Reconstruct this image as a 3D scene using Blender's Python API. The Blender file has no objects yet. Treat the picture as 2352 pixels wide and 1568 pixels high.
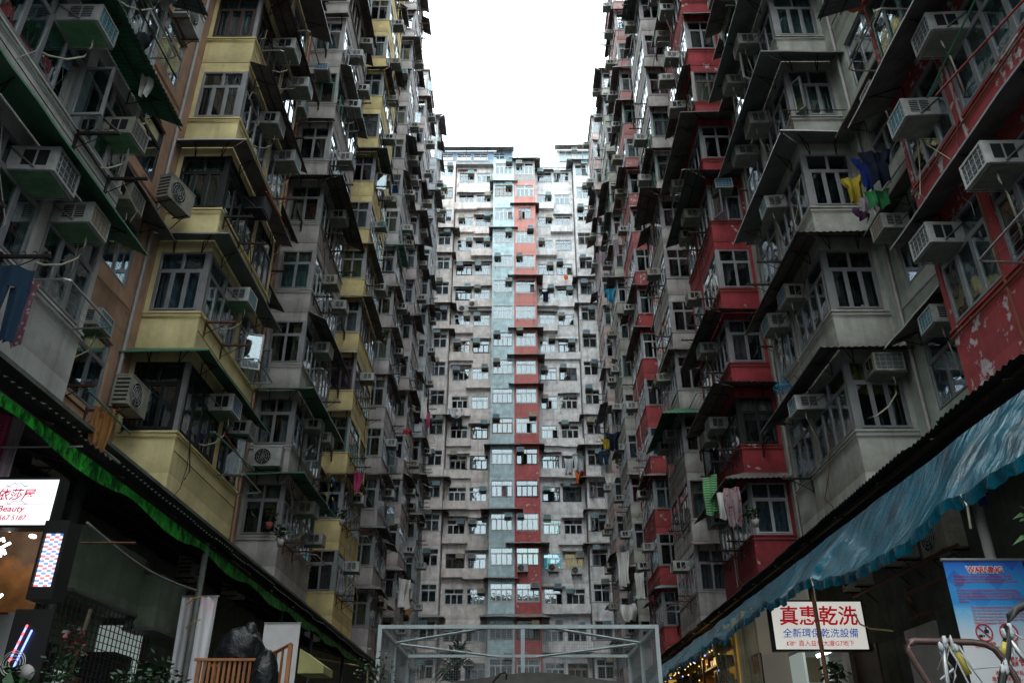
import bpy, bmesh, math, random
from mathutils import Vector, Matrix, noise
R = random.Random(7)
sc = bpy.context.scene
COL = sc.collection
PI = math.pi
rad = math.radians

# ------------------------------------------------------------------ camera
CZ = 1.5
F2, TH, YAW = 1910.2, rad(27.627), rad(0.259)
CAMR = Matrix.Rotation(YAW, 3, 'Z') @ Matrix.Rotation(rad(90) + TH, 3, 'X')
cam = bpy.data.cameras.new('camera'); camo = bpy.data.objects.new('camera', cam); COL.objects.link(camo)
cam.lens = 29.239; cam.sensor_width = 36; cam.clip_end = 3000; cam.clip_start = .05
camo.location = (0, 0, CZ); camo.rotation_euler = CAMR.to_euler()
sc.camera = camo
CI = CAMR.transposed()

def proj(p):
    q = CI @ (Vector(p) - Vector((0, 0, CZ)))
    if q.z > -.2: return None
    return (1176 + F2 * q.x / -q.z, 784 - F2 * q.y / -q.z)
def ray(u, v):
    return CAMR @ Vector(((u - 1176) / F2, -(v - 784) / F2, -1))
def on_y(u, v, Y):
    d = ray(u, v); t = Y / d.y
    return Vector((d.x * t, Y, CZ + d.z * t))
def on_x(u, v, X):
    d = ray(u, v); t = X / d.x
    return Vector((X, d.y * t, CZ + d.z * t))
def seen(pts, m=.10):
    """projected size in px^2 if any of the points is in (or near) the frame, else 0"""
    q = [proj(p) for p in pts]
    q = [a for a in q if a]
    if len(q) < len(pts): return 0
    x0 = min(a[0] for a in q); x1 = max(a[0] for a in q); y0 = min(a[1] for a in q); y1 = max(a[1] for a in q)
    if x1 < -2352 * m or x0 > 2352 * (1 + m) or y1 < -1568 * m or y0 > 1568 * (1 + m): return 0
    return max((x1 - x0) * (y1 - y0), 1)

# ------------------------------------------------------------------ materials
MATS = {}
def nt_new(name):
    m = bpy.data.materials.new(name); m.use_nodes = True
    nt = m.node_tree; nt.nodes.clear()
    out = nt.nodes.new('ShaderNodeOutputMaterial')
    return m, nt, out
class G:
    """tiny node helper"""
    def __init__(s, nt): s.nt = nt
    def n(s, t, **k):
        x = s.nt.nodes.new(t)
        for a, b in k.items(): setattr(x, a, b)
        return x
    def l(s, a, b): s.nt.links.new(a, b)
    def val(s, x, sock):
        if isinstance(x, (int, float)): sock.default_value = x
        elif isinstance(x, tuple): sock.default_value = x if len(x) == 4 or sock.type == 'VECTOR' else x + (1,)
        else: s.l(x, sock)
    def math(s, op, a, b=0, clamp=False):
        m = s.n('ShaderNodeMath', operation=op, use_clamp=clamp); s.val(a, m.inputs[0]); s.val(b, m.inputs[1]); return m.outputs[0]
    def mix(s, f, a, b, mode='MIX'):
        m = s.n('ShaderNodeMix', data_type='RGBA', blend_type=mode); s.val(f, m.inputs[0]); s.val(a, m.inputs[6]); s.val(b, m.inputs[7]); return m.outputs[2]
    def ramp(s, f, a, b):
        m = s.n('ShaderNodeMapRange'); s.val(f, m.inputs[0]); m.inputs[1].default_value = a; m.inputs[2].default_value = b; return m.outputs[0]
    def pos(s, sx=1, sy=1, sz=1):
        g = s.n('ShaderNodeNewGeometry'); m = s.n('ShaderNodeMapping'); m.inputs[3].default_value = (sx, sy, sz); s.l(g.outputs[0], m.inputs[0]); return m.outputs[0]
    def obj(s, sx=1, sy=1, sz=1):
        g = s.n('ShaderNodeTexCoord'); m = s.n('ShaderNodeMapping'); m.inputs[3].default_value = (sx, sy, sz); s.l(g.outputs['Object'], m.inputs[0]); return m.outputs[0]
    def noise(s, vec, scale, det=4, rough=.55, dist=0):
        m = s.n('ShaderNodeTexNoise'); s.l(vec, m.inputs['Vector']); m.inputs['Scale'].default_value = scale; m.inputs['Detail'].default_value = det
        m.inputs['Roughness'].default_value = rough; m.inputs['Distortion'].default_value = dist; return m.outputs['Fac']
    def bump(s, h, st=.3, d=.02):
        m = s.n('ShaderNodeBump'); m.inputs['Strength'].default_value = st; m.inputs['Distance'].default_value = d; s.l(h, m.inputs['Height']); return m.outputs[0]
    def bsdf(s, out, col, rough=.6, metal=0, spec=.5, normal=None, emis=None, es=1):
        b = s.n('ShaderNodeBsdfPrincipled'); s.val(col, b.inputs['Base Color']); s.val(rough, b.inputs['Roughness']); s.val(metal, b.inputs['Metallic'])
        b.inputs['Specular IOR Level'].default_value = spec
        if normal is not None: s.l(normal, b.inputs['Normal'])
        if emis is not None:
            s.val(emis, b.inputs['Emission Color']); b.inputs['Emission Strength'].default_value = es
        s.l(b.outputs[0], out.inputs[0]); return b

def wall(name, c, dirt=.45, peel=None, pa=.62, streak=.55, stain=(.10, .08, .065), seed=0., top=None):
    m, nt, out = nt_new(name); g = G(nt)
    p = g.pos(); ps = g.pos(1.6, 1.6, .13)
    n1 = g.noise(p, .9 + seed * .07, 6, .6); n2 = g.noise(p, 7, 5, .65); st = g.noise(ps, 1.6, 5, .6); n3 = g.noise(p, .35, 3)
    geo = g.n('ShaderNodeNewGeometry'); sep = g.n('ShaderNodeSeparateXYZ'); g.l(geo.outputs[0], sep.inputs[0])
    fl = g.math('FLOOR', g.math('DIVIDE', g.math('SUBTRACT', sep.outputs[2], 6.75), 2.75))
    comb = g.n('ShaderNodeCombineXYZ'); g.l(fl, comb.inputs[0]); g.l(g.math('FLOOR', g.math('DIVIDE', sep.outputs[1], 8.14)), comb.inputs[1]); comb.inputs[2].default_value = seed
    wn = g.n('ShaderNodeTexWhiteNoise'); g.l(comb.outputs[0], wn.inputs[0])
    col = c + (1,)
    dark = tuple(x * .68 for x in c) + (1,)
    lite = tuple(min(1, x * 1.12 + .015) for x in c) + (1,)
    k = g.mix(g.ramp(n1, .35, .68), lite, dark)
    k = g.mix(g.math('MULTIPLY', wn.outputs[0], .35), k, tuple(x * .72 + .04 for x in c) + (1,))
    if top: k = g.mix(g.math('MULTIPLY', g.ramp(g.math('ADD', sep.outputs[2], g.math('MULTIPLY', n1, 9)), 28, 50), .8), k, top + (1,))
    if peel:
        pk = g.ramp(g.math('ADD', n1, g.math('MULTIPLY', g.math('SUBTRACT', n2, .5), .75)), pa + .02, pa + .075)
        k = g.mix(pk, k, peel + (1,))
    k = g.mix(g.math('MULTIPLY', g.ramp(st, .50, .78), streak), k, stain + (1,))
    if any(q in name for q in ('white', 'grey', 'end', 'green', 'cream', 'pink', 'lilac')):
        rs_ = g.noise(g.pos(2.3, 2.3, .22), 1.3, 4, .6); k = g.mix(g.math('MULTIPLY', g.math('MULTIPLY', g.ramp(rs_, .60, .74), g.ramp(n1, .4, .6)), .5), k, (.20, .115, .06, 1))
    fl2 = g.math('FRACT', g.math('DIVIDE', g.math('SUBTRACT', sep.outputs[2], 6.78), 2.75))
    edge = g.math('SUBTRACT', 1, g.ramp(g.math('ADD', fl2, g.math('MULTIPLY', n2, .2)), .06, .26))
    k = g.mix(g.math('MULTIPLY', edge, dirt), k, stain + (1,))
    k = g.mix(g.math('MULTIPLY', g.ramp(n2, .62, .8), .35), k, tuple(x * .3 for x in c) + (1,))
    g.bsdf(out, k, .82, 0, .25, g.bump(g.math('ADD', n2, g.math('MULTIPLY', n1, 2)), .35, .02))
    MATS[name] = m; return m
def paint(name, c, rough=.5, metal=0, var=.35, spec=.4, scale=3., rust=0., bump=.15):
    m, nt, out = nt_new(name); g = G(nt); p = g.pos()
    n = g.noise(p, scale, 5, .6); n2 = g.noise(p, scale * 6, 4)
    k = g.mix(g.ramp(n, .3, .7), c + (1,), tuple(x * (1 - var) for x in c) + (1,))
    if rust: k = g.mix(g.math('MULTIPLY', g.ramp(n2, .5, .68), rust), k, (.13, .05, .02, 1))
    g.bsdf(out, k, rough, metal, spec, g.bump(n2, bump, .01)); MATS[name] = m; return m
def cloth(name, c, c2=None, kind=None, sc_=8., var=.3):
    m, nt, out = nt_new(name); g = G(nt); p = g.pos(); n = g.noise(p, 5, 4)
    k = g.mix(n, c + (1,), tuple(x * (1 - var) for x in c) + (1,))
    if kind == 'stripe':
        w = g.n('ShaderNodeTexWave', wave_type='BANDS', bands_direction='Z'); g.l(g.obj(1, 1, 1), w.inputs[0]); w.inputs['Scale'].default_value = sc_
        k = g.mix(g.ramp(w.outputs['Fac'], .45, .55), k, c2 + (1,))
    if kind == 'dots':
        v = g.n('ShaderNodeTexVoronoi'); g.l(g.obj(), v.inputs['Vector']); v.inputs['Scale'].default_value = sc_
        k = g.mix(g.ramp(v.outputs['Distance'], .32, .27), k, c2 + (1,))
    b = g.bsdf(out, k, .9, 0, .1)
    MATS[name] = m; return m
def emis(name, c, s, base=(.5, .5, .5)):
    m, nt, out = nt_new(name); g = G(nt); g.bsdf(out, base + (1,), .4, 0, .3, None, c + (1,), s); MATS[name] = m; return m
def glass(name, tint=(.72, .8, .82), refl=1., rough=.02):
    m, nt, out = nt_new(name); g = G(nt)
    tr = g.n('ShaderNodeBsdfTransparent'); tr.inputs[0].default_value = tint + (1,)
    gl = g.n('ShaderNodeBsdfGlossy'); gl.inputs[0].default_value = (.9, .95, 1, 1); gl.inputs['Roughness'].default_value = rough
    nz = g.noise(g.pos(), 2.2, 2); bp = g.bump(nz, .10, .03); g.l(bp, gl.inputs['Normal'])
    lw = g.n('ShaderNodeLayerWeight'); lw.inputs[0].default_value = .5
    f = g.math('MULTIPLY', g.math('ADD', .11, g.math('MULTIPLY', g.math('POWER', lw.outputs['Facing'], 2.7), .9)), refl, True)
    mx = g.n('ShaderNodeMixShader'); g.l(f, mx.inputs[0]); g.l(tr.outputs[0], mx.inputs[1]); g.l(gl.outputs[0], mx.inputs[2]); g.l(mx.outputs[0], out.inputs[0])
    MATS[name] = m; return m

# walls
wall('w_cream', (.46, .45, .43), .4, seed=1.); wall('w_yellow', (.74, .61, .31), .4, seed=2., streak=.4, stain=(.24, .19, .09))
wall('w_salmon', (.46, .27, .18), .4, seed=3.); wall('w_grey', (.45, .41, .40), .5, seed=4.); wall('w_pink', (.52, .45, .44), .45, seed=5.)
wall('w_yellow2', (.73, .59, .28), .45, seed=6., streak=.45, stain=(.22, .16, .08)); wall('w_lilac', (.50, .45, .46), .5, seed=7.); wall('w_bluepink', (.47, .50, .53), .5, seed=8.)
wall('w_red', (.31, .028, .038), .45, (.50, .45, .44), .66, .4, (.10, .02, .02), 9.); wall('w_redworn', (.30, .040, .045), .4, (.46, .42, .43), .57, .4, (.12, .03, .03), 10.)
wall('w_white', (.40, .40, .36), .55, (.27, .27, .24), .66, .6, (.09, .07, .05), 11.); wall('w_white2', (.44, .42, .41), .55, (.30, .29, .28), .66, .65, (.10, .07, .055), 12.)
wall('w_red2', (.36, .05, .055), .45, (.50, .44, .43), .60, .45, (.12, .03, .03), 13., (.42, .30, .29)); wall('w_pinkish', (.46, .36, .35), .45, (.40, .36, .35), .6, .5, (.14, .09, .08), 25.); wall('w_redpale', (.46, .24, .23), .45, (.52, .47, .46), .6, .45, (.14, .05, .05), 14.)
wall('w_greenish', (.36, .39, .34), .55, (.27, .28, .24), .64, .55, (.08, .07, .05), 15.)
wall('w_endpink', (.74, .665, .635), .30, (.62, .55, .52), .68, .5, (.15, .11, .09), 16.); wall('w_endwhite', (.70, .69, .70), .34, (.45, .43, .42), .66, .55, (.13, .11, .09), 17.)
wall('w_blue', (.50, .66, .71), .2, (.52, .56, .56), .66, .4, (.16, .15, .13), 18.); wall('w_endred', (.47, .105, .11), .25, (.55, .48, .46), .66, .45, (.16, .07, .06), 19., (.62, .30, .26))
wall('w_endgrey', (.33, .32, .32), .5, None, .6, .5, seed=20.); wall('w_roofblue', (.30, .42, .55), .3, (.45, .12, .10), .62, .4, seed=21.)
wall('w_podium', (.10, .115, .095), .5, None, .6, .6, (.03, .03, .025), 22.); wall('w_podgreen', (.15, .19, .13), .3, None, .6, .5, (.05, .06, .04), 23.)
wall('w_ground', (.10, .10, .10), .2, None, .6, .4, seed=24.)
# metals, paints
paint('alu', (.30, .30, .31), .45, .35, .3); paint('aluwhite', (.55, .56, .57), .45, .1, .25); paint('alubrown', (.07, .045, .035), .5, .1, .3)
paint('alublack', (.015, .017, .017), .5, .1, .3); paint('alugreen', (.04, .11, .08), .5, .1, .3); paint('alutan', (.30, .20, .12), .5, .05, .3)
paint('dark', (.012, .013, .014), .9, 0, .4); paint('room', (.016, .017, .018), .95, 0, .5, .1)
paint('grille', (.10, .16, .15), .5, .2, .3); paint('grilledark', (.03, .05, .05), .5, .2, .3)
paint('sheet', (.19, .18, .175), .7, .1, .5, .3, 2.5, .3); paint('sheet2', (.24, .21, .19), .75, .1, .5, .3, 2., .35); paint('sheet3', (.17, .20, .195), .6, .1, .4, .4, 2., .15)
paint('roofsheet', (.035, .036, .036), .9, 0, .5, .1, 3.); paint('sheetgreen', (.06, .19, .115), .6, .05, .4, .4, 2., .1); paint('sheetteal', (.10, .38, .30), .5, 0, .3, .4, 2.); paint('sheetyellow', (.42, .40, .16), .6, 0, .3, .4, 2.)  # green sheet colour carries awning bounce light on the low left canopies
paint('iron', (.014, .012, .012), .6, .3, .4, .4, 6., .35); paint('rustiron', (.10, .045, .025), .8, .2, .4, .3, 6., .7); paint('steel', (.34, .34, .34), .35, .6, .3)
paint('acwhite', (.45, .455, .44), .5, 0, .45, .4, 3., .16); paint('acold', (.35, .33, .27), .55, 0, .45, .4, 3., .35); paint('acunder', (.26, .29, .24), .6, 0, .4, .3, 5., .15); paint('acgreen', (.16, .34, .18), .6, 0, .4, .3, 5., .1)  # green underside colour has the awning's bounce light painted in
paint('gteal', (.06, .24, .30), .5, .1, .3); paint('gblue', (.04, .16, .28), .5, .1, .3); paint('ggrey', (.10, .12, .13), .5, .2, .3); paint('gcream', (.30, .24, .14), .5, .1, .3)
paint('pipeyellow', (.50, .40, .16), .6, 0, .3); paint('pipegrey', (.36, .33, .32), .6, 0, .3); paint('pipesalmon', (.46, .27, .18), .6, 0, .3); paint('piperust', (.20, .07, .04), .8, 0, .4)
paint('hose', (.50, .46, .36), .5, 0, .2); paint('bamboo', (.38, .28, .13), .6, 0, .3); paint('polegreen', (.03, .18, .12), .4, 0, .2); paint('polered', (.25, .02, .03), .4, 0, .2)
paint('cageblue', (.52, .60, .62), .55, .1, .25, .4, 3., .15); paint('wire', (.30, .33, .34), .6, .3, .3); paint('postgrey', (.13, .14, .13), .6, .2, .4, .4, 5., .25); paint('postdark', (.03, .035, .035), .6, .2, .4)
paint('wood', (.30, .11, .035), .5, 0, .5, .4, 6.); paint('woodpanel', (.20, .095, .035), .45, 0, .6, .4, 5.); paint('mattress', (.62, .46, .33), .9, 0, .15); pass
paint('plastic_white', (.62, .60, .60), .4, 0, .2); paint('red', (.45, .02, .03), .5, 0, .1); paint('signblue', (.02, .08, .35), .5, 0, .1); paint('black', (.01, .01, .01), .5)
paint('tube', (.09, .05, .045), .4, .4, .4, .5, 8., .5); paint('wrap', (.40, .41, .42), .45, 0, .2); paint('yellowwrap', (.40, .31, .05), .5, 0, .2); paint('concrete', (.12, .12, .11), .9, 0, .5); paint('orange', (.75, .10, .02), .35, 0, .3, .5)
paint('leaf', (.03, .085, .022), .5, 0, .5, .4, 9.); paint('leaf2', (.018, .05, .02), .5, 0, .5, .4, 9.); paint('leafdry', (.16, .10, .04), .7, 0, .4); paint('stem', (.09, .07, .045), .9, 0, .4); paint('redleaf', (.20, .02, .03), .6, 0, .4); paint('potred', (.45, .10, .08), .6)
# cloths / curtains
CURT = [('c_white', (.40, .41, .42)), ('c_grey', (.22, .24, .26)), ('c_blue', (.20, .25, .31)), ('c_green', (.13, .20, .15)), ('c_cream', (.36, .31, .22)), ('c_pink', (.34, .22, .25)), ('c_brown', (.10, .075, .06)), ('c_mint', (.25, .34, .31)), ('c_dark', (.05, .055, .06))]
for a, b in CURT: cloth(a, b)
cloth('c_vgreen', (.10, .24, .05)); cloth('c_vblue', (.04, .20, .42)); cloth('c_vpurple', (.14, .05, .12)); cloth('c_dots', (.45, .40, .42), (.35, .05, .12), 'dots', 5.); cloth('c_vpink', (.55, .30, .42)); cloth('c_teal', (.01, .09, .07))
emis('lit_turq', (.15, .75, .85), .55, (.1, .4, .45)); emis('lit_warm', (.9, .65, .3), .55, (.4, .3, .2)); emis('lit_green', (.35, .62, .40), .28, (.2, .35, .3)); emis('lit_white', (.85, .95, 1.), 1.6)
cloth('k_black', (.015, .016, .02)); cloth('k_navy', (.010, .014, .03)); cloth('k_white', (.60, .59, .57)); cloth('k_yellow', (.33, .25, .03)); cloth('k_green', (.03, .16, .06)); cloth('k_blue', (.008, .02, .12)); cloth('k_cyan', (.03, .20, .32))
cloth('k_red', (.34, .03, .04)); cloth('k_pink', (.36, .05, .12)); cloth('k_orange', (.70, .14, .03)); cloth('k_rust', (.30, .14, .05), (.16, .07, .03), 'dots', 6.); cloth('k_jean', (.014, .03, .055)); cloth('k_purple', (.05, .02, .045)); cloth('k_lav', (.25, .20, .23))
cloth('k_stripe', (.02, .26, .05), (.22, .32, .22), 'stripe', 4.); cloth('k_floral', (.30, .23, .25), (.22, .03, .05), 'dots', 9.); cloth('k_silver', (.50, .53, .56)); cloth('k_flower', (.12, .06, .08), (.30, .18, .18), 'dots', 14.); cloth('k_tealp', (.0, .32, .26)); cloth('k_stripedark', (.03, .035, .04), (.3, .28, .2), 'stripe', 9.)
glass('glass'); glass('glassgreen', (.50, .68, .58))
def tarp(name, c, dark, wear):
    m, nt, out = nt_new(name); g = G(nt); p = g.pos(); ps = g.pos(.5, 1.6, .5)
    n = g.noise(p, 1.6, 6, .65, .6); s = g.noise(ps, 2.6, 5, .6, .8); n3 = g.noise(p, 14, 3)
    k = g.mix(g.ramp(n, .42, .62), c + (1,), dark + (1,))
    k = g.mix(g.math('MULTIPLY', g.ramp(s, .56, .68), .55), k, wear + (1,))
    g.bsdf(out, k, g.math('ADD', .12, g.math('MULTIPLY', n, .18)), 0, .30, g.bump(g.math('ADD', g.math('MULTIPLY', s, 2), g.math('MULTIPLY', n3, .1)), .34, .06)); MATS[name] = m
tarp('tarpblue', (.0005, .075, .118), (.0005, .024, .040), (.004, .075, .105))
m, nt, out = nt_new('bagblack'); g = G(nt); n = g.noise(g.pos(), 6, 5, .6, 1.6); n2 = g.math('ABSOLUTE', g.math('SUBTRACT', n, .5)); g.bsdf(out, (.006, .007, .009, 1), .33, 0, .3, g.bump(n2, .55, .05)); MATS['bagblack'] = m
m, nt, out = nt_new('tarpgreen'); g = G(nt); p = g.pos(1, 1, .5); n = g.noise(p, 4.6, 6, .7, 1.2); n2 = g.noise(g.pos(), 9, 4)
k = g.mix(g.ramp(n, .42, .58), (.05, .62, .06, 1), (.006, .07, .014, 1)); k = g.mix(g.math('MULTIPLY', g.ramp(n2, .5, .7), .6), k, (.008, .025, .012, 1))
pb = g.n('ShaderNodeBsdfPrincipled'); g.l(k, pb.inputs['Base Color']); pb.inputs['Roughness'].default_value = .28; g.l(g.bump(n, .7, .06), pb.inputs['Normal'])
tl = g.n('ShaderNodeBsdfTranslucent'); g.l(k, tl.inputs[0]); mx = g.n('ShaderNodeMixShader'); mx.inputs[0].default_value = .45; g.l(pb.outputs[0], mx.inputs[1]); g.l(tl.outputs[0], mx.inputs[2]); g.l(mx.outputs[0], out.inputs[0]); MATS['tarpgreen'] = m
m, nt, out = nt_new('clearsheet'); g = G(nt)
tr = g.n('ShaderNodeBsdfTransparent'); tr.inputs[0].default_value = (.8, .78, .66, 1); pb = g.n('ShaderNodeBsdfPrincipled'); pb.inputs['Base Color'].default_value = (.40, .38, .29, 1); pb.inputs['Roughness'].default_value = .2
mx = g.n('ShaderNodeMixShader'); g.l(g.ramp(g.noise(g.pos(3, 3, .4), 2, 4), .2, .9), mx.inputs[0]); g.l(tr.outputs[0], mx.inputs[1]); g.l(pb.outputs[0], mx.inputs[2]); g.l(mx.outputs[0], out.inputs[0]); MATS['clearsheet'] = m
emis('signwhite', (.92, .96, 1.), 1.05, (.8, .8, .8)); emis('signcream', (1., .98, .90), .50, (.7, .7, .66)); emis('signred', (.6, .004, .06), .6, (.5, .02, .05)); emis('signred2', (.5, .008, .02), .45, (.45, .02, .03)); emis('signblue2', (.01, .10, .45), .45, (.02, .08, .35)); emis('neon', (1, 1, 1), 4.); emis('downlight', (1, .9, .7), 6.); emis('tubelight', (1, .98, .9), 4.5)
emis('shopyellow', (.95, .50, .05), .34, (.5, .35, .1)); emis('fairy', (1, .6, .2), 1.6); emis('fairyblue', (.2, .25, 1), 4.); emis('pbl', (.08, .2, .85), 1.); emis('prd', (.75, .05, .12), 1.); emis('pwh', (.85, .92, 1), 1.2); emis('boothdim', (.9, .85, .7), .07, (.35, .35, .32)); emis('booth', (.8, .95, .9), .22, (.6, .65, .6)); emis('ledred', (1, .05, .05), 3.); emis('ledblue', (.15, .25, 1), 3.)  # shop and booth walls glow, their room light put into the material
def poster(name):
    m, nt, out = nt_new(name); g = G(nt)
    tc = g.n('ShaderNodeTexCoord'); sp = g.n('ShaderNodeSeparateXYZ'); g.l(tc.outputs['Object'], sp.inputs[0])
    z = sp.outputs[2]
    k = g.mix(g.ramp(z, -.20, 0.), (.03, .22, .52, 1), (.02, .09, .40, 1))
    k = g.mix(g.ramp(z, -.42, -.50), k, (.16, .40, .60, 1)); k = g.mix(g.ramp(z, -.50, -.80), k, (.52, .53, .55, 1))
    a = g.math('FRACT', g.math('MULTIPLY', g.math('ADD', sp.outputs[0], z), 2.6)); b = g.math('FRACT', g.math('MULTIPLY', g.math('SUBTRACT', sp.outputs[0], z), 2.6))
    tri = g.math('MULTIPLY', g.math('GREATER_THAN', a, .5), g.math('GREATER_THAN', b, .45))
    k = g.mix(g.math('MULTIPLY', g.math('MULTIPLY', tri, g.ramp(z, -.6, -.1)), .55), k, (.01, .05, .28, 1))
    g.bsdf(out, k, .5, 0, .3); MATS[name] = m
poster('posterblue')

# ------------------------------------------------------------------ mesh builder
class MB:
    def __init__(s): s.v = []; s.f = []; s.m = []
    def quad(s, a, b, c, d, mat):
        n = len(s.v); s.v += [tuple(a), tuple(b), tuple(c), tuple(d)]; s.f.append((n, n + 1, n + 2, n + 3)); s.m.append(mat)
    def hexa(s, p, mat):
        n = len(s.v); s.v += [tuple(q) for q in p]
        for f in ((0, 3, 2, 1), (4, 5, 6, 7), (0, 1, 5, 4), (1, 2, 6, 5), (2, 3, 7, 6), (3, 0, 4, 7)):
            s.f.append(tuple(n + i for i in f)); s.m.append(mat)
    def box(s, x0, x1, y0, y1, z0, z1, mat):
        if x0 > x1: x0, x1 = x1, x0
        if y0 > y1: y0, y1 = y1, y0
        if z0 > z1: z0, z1 = z1, z0
        s.hexa([(x0, y0, z0), (x1, y0, z0), (x1, y1, z0), (x0, y1, z0), (x0, y0, z1), (x1, y0, z1), (x1, y1, z1), (x0, y1, z1)], mat)
    def fbox(s, F, u0, u1, n0, n1, z0, z1, mat):
        a = F(u0, n0, z0); b = F(u1, n1, z1); s.box(a[0], b[0], a[1], b[1], a[2], b[2], mat)
    def tube(s, pts, r, mat, seg=6, r1=None):
        pts = [Vector(p) for p in pts]; N = len(pts); base = len(s.v)
        for i, p in enumerate(pts):
            d = (pts[min(i + 1, N - 1)] - pts[max(i - 1, 0)])
            if d.length < 1e-6: d = Vector((0, 0, 1))
            d.normalize(); a = Vector((0, 0, 1)) if abs(d.z) < .9 else Vector((1, 0, 0)); x = d.cross(a).normalized(); y = d.cross(x)
            rr = r if r1 is None else r + (r1 - r) * i / (N - 1)
            for k in range(seg):
                t = 2 * PI * k / seg; s.v.append(tuple(p + x * math.cos(t) * rr + y * math.sin(t) * rr))
        for i in range(N - 1):
            for k in range(seg):
                s.f.append((base + i * seg + k, base + i * seg + (k + 1) % seg, base + (i + 1) * seg + (k + 1) % seg, base + (i + 1) * seg + k)); s.m.append(mat)
        s.f.append(tuple(base + k for k in range(seg))[::-1]); s.m.append(mat); s.f.append(tuple(base + (N - 1) * seg + k for k in range(seg))); s.m.append(mat)
    def bar(s, a, b, w, mat):
        s.tube([a, b], w * .6, mat, 4)
    def disc(s, c, r, ax, mat, seg=16, th=.01):
        s.tube([Vector(c), Vector(c) + Vector(ax) * th], r, mat, seg)
    def grid(s, fn, nu, nv, mat):
        n = len(s.v)
        for j in range(nv + 1):
            for i in range(nu + 1): s.v.append(tuple(fn(i / nu, j / nv)))
        for j in range(nv):
            for i in range(nu):
                a = n + j * (nu + 1) + i; s.f.append((a, a + 1, a + nu + 2, a + nu + 1)); s.m.append(mat)
    def add(s, o, M=None, remap=None):
        n = len(s.v); s.v += [tuple(M @ Vector(p)) for p in o.v] if M is not None else o.v
        s.f += [tuple(n + i for i in f) for f in o.f]; s.m += [remap.get(x, x) for x in o.m] if remap else o.m
    def mesh(s, name, smooth=False):
        me = bpy.data.meshes.new(name); me.from_pydata(s.v, [], s.f)
        keys = []
        for k in s.m:
            if k not in keys: keys.append(k)
        for k in keys: me.materials.append(MATS[k])
        ix = {k: i for i, k in enumerate(keys)}; me.polygons.foreach_set('material_index', [ix[k] for k in s.m])
        if smooth: me.polygons.foreach_set('use_smooth', [True] * len(me.polygons))
        me.update(); return me

def link(name, data, parent=None, loc=(0, 0, 0), rz=0., label=None, cat=None, group=None, kind=None, rot=None):
    o = bpy.data.objects.new(name, data); COL.objects.link(o)
    o.location = loc; o.rotation_euler = rot or (0, 0, rz)
    if parent is not None: o.parent = parent
    if label: o['label'] = label
    if cat: o['category'] = cat
    if group: o['group'] = group
    if kind: o['kind'] = kind
    return o
def build(name, mb, parent=None, smooth=False, origin=None, **k):
    """mesh in world coordinates; moved so that its origin (or its parent's) is kept"""
    o = Vector(parent.location) if parent is not None and parent.get('_abs') else (Vector(origin) if origin else None)
    if o is not None: mb.v = [(p[0] - o.x, p[1] - o.y, p[2] - o.z) for p in mb.v]
    ob = link(name, mb.mesh(name, smooth), parent, **k)
    if parent is None and origin: ob.location = origin
    return ob
def thing(name, loc, label, cat, group=None):
    e = link(name, None, None, loc, 0, label, cat, group); e['_abs'] = 1; e.empty_display_size = .1; return e
def setmat(o, mat):
    s = o.material_slots[0]; s.link = 'OBJECT'; s.material = MATS[mat]

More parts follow.
